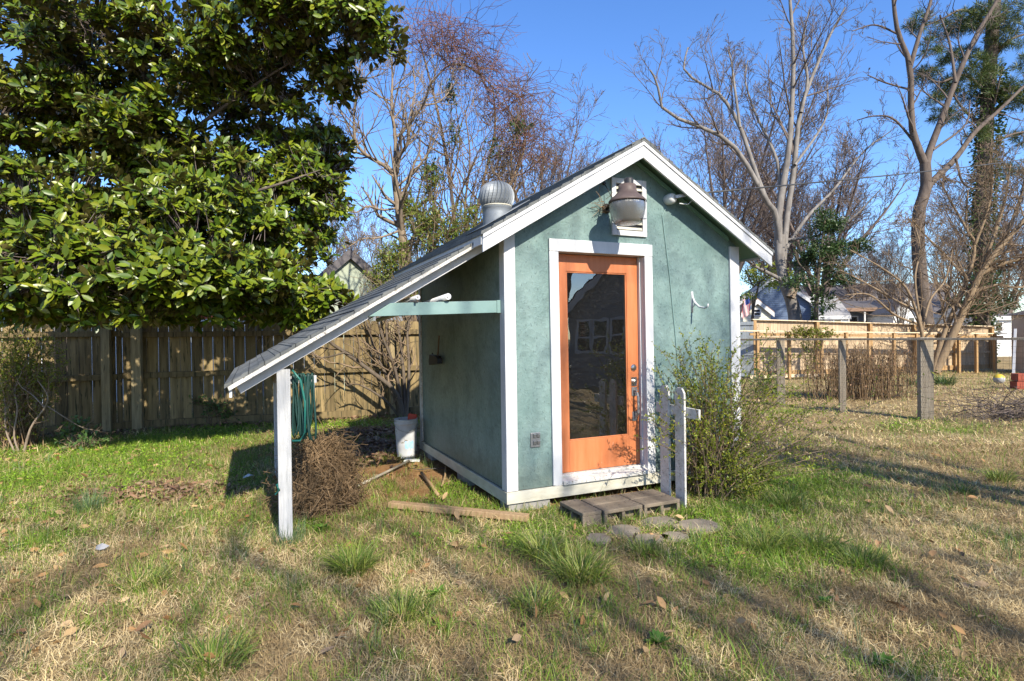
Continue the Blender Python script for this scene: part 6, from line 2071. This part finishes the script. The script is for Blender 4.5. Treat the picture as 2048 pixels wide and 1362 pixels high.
for i, (u, v_, L, n, lab) in enumerate(WD):
    gg_ = np.random.default_rng(800 + i); c = G(u, v_)
    n = int(n * 1.7); lg = Geo(); az = gg_.random(n) * 2 * PI; el = gg_.uniform(.1, .9, n)
    ax = np.stack([np.cos(az) * np.cos(el), np.sin(az) * np.cos(el), np.sin(el)], 1)
    leaves(lg, np.zeros((n, 3)) + ax * .01, ax, norm(np.stack([-np.cos(az) * .4, -np.sin(az) * .4, np.ones(n)], 1)), L * .72 * (.5 + .7 * gg_.random(n)), 1.0)
    o = lg.build('weed', M['weed'], None, True); o.location = c + (0, 0, .0); tag(o, lab, 'weed', 'leafy weeds')

# plants along the old fence
leafy_shrub('evergreen_sapling', 'small leafy green plant before the fence just left of the lean-to eave', G(425, 852), [(G(425, 852) + (0, 0, .36), (.33, .2, .2), 50), (G(455, 850) + (0, 0, .2), (.2, .15, .16), 28), (G(395, 853) + (0, 0, .46), (.14, .1, .1), 12)], 6, .065, M['plant'], M['tantwig'], 46, .9, 5, stemr=.006)
leafy_shrub('evergreen_sapling', 'dark green broad-leaved plant at the foot of the fence at the left', G(158, 895), [(G(158, 895) + (0, 0, .24), (.22, .2, .22), 46), (G(175, 900) + (0, 0, .10), (.3, .2, .1), 30)], 6, .075, M['plant'], M['tantwig'], 47, .9, 5, stemr=.006)
# straggly hedge at the left edge
hb_ = G(40, 895); hb_[2] = 0
leafy_shrub('straggly_hedge', 'straggly thin-leaved brown hedge bush at the left frame edge before the fence', hb_, [(hb_ + (-.15, 0, 1.0), (.65, .5, .9), 1100), (hb_ + (.1, .1, 1.2), (.5, .4, .75), 480), (hb_ + (-.1, -.1, .35), (.5, .4, .32), 80)], 9, .034, M['privet'], M['dryvine'], 48, .9, 60, stemr=.007)
g = np.random.default_rng(99)
hb2 = G(45, 905)
lim = [pix_limb([(48, 905), (62, 855), (90, 815), (95, 790), (75, 760)], hb2[1], 5, 2), pix_limb([(95, 812), (130, 835), (165, 855), (200, 862)], hb2[1], 2.5, 1, .1), pix_limb([(90, 815), (65, 790), (40, 770), (30, 740)], hb2[1], 3, 1, .2), pix_limb([(40, 910), (28, 870), (35, 820), (30, 780), (50, 730)], hb2[1], 4, 2, .2), pix_limb([(30, 905), (12, 860), (10, 800), (-5, 740)], hb2[1], 4, 2, .2)]
bare_tree('bare_shrub', 'pale bare forked shrub stems rising before the hedge at the far left', lim, [dict(k=7, tmin=.2, ang=R(50), len=.4, up=.05, wig=.25, n=5, rr=.6), dict(k=4, tmin=.2, ang=R(50), len=.5, up=.03, wig=.25, n=4, rr=.7)], 100, M['figbark'], M['tantwig'], hb2, .003, cat='shrub')

# ================================================================== BEHIND THE CAMERA (seen in the door glass, and casting the lawn's shade)
hw_ = np.array([12.33, 1.33, 0])
nyaw = math.atan2(.58, -.81) + PI / 2
house('neighbour_house', 'grey lap-sided house with white-framed windows reflected in the door glass', hw_, nyaw, 7.0, 9, 2.45, 3.6, M['laptaupe'], M['darkroof'], [(3.05, 1.1, .34, .9), (2.6, 1.1, .34, .9), (2.02, 1.1, .38, .95), (.4, .9, .8, 1.3), (-1.8, .9, .8, 1.3)])
TB = [((7.5, .2), 9.5, 3.0, 401, 'bare tree standing right behind the camera, reflected in the door glass', .15, .5, 7),
      ((6.2, -6.6), 11, 4.2, 402, 'wide bare tree behind the camera to the right, shading the right of the lawn', .16, .30, 11),
      ((2.2, -9.6), 11, 3.6, 403, 'wide bare tree behind the camera to the left, shading the near grass', .15, .26, 8),
      ((9.6, -5.2), 11.5, 3.6, 404, 'tall bare tree behind the camera at the far right, before the grey house', .15, .30, 10)]
for (x, y), h, s, sd, lab, tr_, lr_, nl_ in TB:
    vase_tree('bare_tree', lab, (x, y, 0), h, s, sd, 'twig', 'trees behind the camera', tr_, nl_, .012, (6, 5, 2), lr_)
leafy_shrub('evergreen_shrub', 'dark evergreen shrub before the grey house, reflected in the door glass', (8.6, -1.4, 0), [((8.6, -1.4, .7), (.9, .9, .7), 260), ((9.6, -2.3, .8), (.8, .8, .8), 200)], 7, .09, M['holly'], M['darkbark'], 49, .8, 10)

# ================================================================== LIGHT, SKY, CAMERA
sun = bpy.data.lights.new('sun', 'SUN')
sun.energy = 5.0; sun.angle = R(.6); sun.color = (1.0, .915, .77)
so_ = bpy.data.objects.new('sun', sun); COL.objects.link(so_)
so_.rotation_euler = Vector(SUN_DIR).to_track_quat('Z', 'Y').to_euler()
so_.location = (0, 0, 20)
world = bpy.data.worlds.new('World'); scene.world = world
world.use_nodes = True
nt = world.node_tree
bg = nt.nodes['Background']
sky = nt.nodes.new('ShaderNodeTexSky')
sky.sky_type = 'NISHITA'; sky.sun_disc = False
sky.sun_elevation = SUN_EL
sky.sun_rotation = math.atan2(SUN_DIR[0], SUN_DIR[1])
sky.air_density = 1.0; sky.dust_density = .35; sky.ozone_density = 4.5; sky.altitude = 200
hs = nt.nodes.new('ShaderNodeHueSaturation'); hs.inputs['Saturation'].default_value = 1.16; hs.inputs['Hue'].default_value = .508
nt.links.new(sky.outputs[0], hs.inputs['Color']); nt.links.new(hs.outputs[0], bg.inputs[0])
bg.inputs[1].default_value = .15

cam = bpy.data.cameras.new('camera')
cam.sensor_width = 36; cam.lens = FOC / 2048 * 36
cam.clip_start = .05; cam.clip_end = 1000
co = bpy.data.objects.new('camera', cam); COL.objects.link(co)
from mathutils import Matrix
co.matrix_world = Matrix(((RT[0], UP[0], -FW[0], CAM[0]), (RT[1], UP[1], -FW[1], CAM[1]), (RT[2], UP[2], -FW[2], CAM[2]), (0, 0, 0, 1)))
scene.camera = co
scene.view_settings.view_transform = 'Standard'
scene.view_settings.look = 'None'
scene.view_settings.exposure = .88
scene.view_settings.gamma = 1
scene.render.engine = 'CYCLES'
scene.cycles.max_bounces = 6
scene.cycles.transparent_max_bounces = 8
scene.cycles.diffuse_bounces = 3
scene.cycles.glossy_bounces = 3
scene.cycles.transmission_bounces = 4
scene.cycles.caustics_reflective = False; scene.cycles.caustics_refractive = False
scene.cycles.use_denoising = True
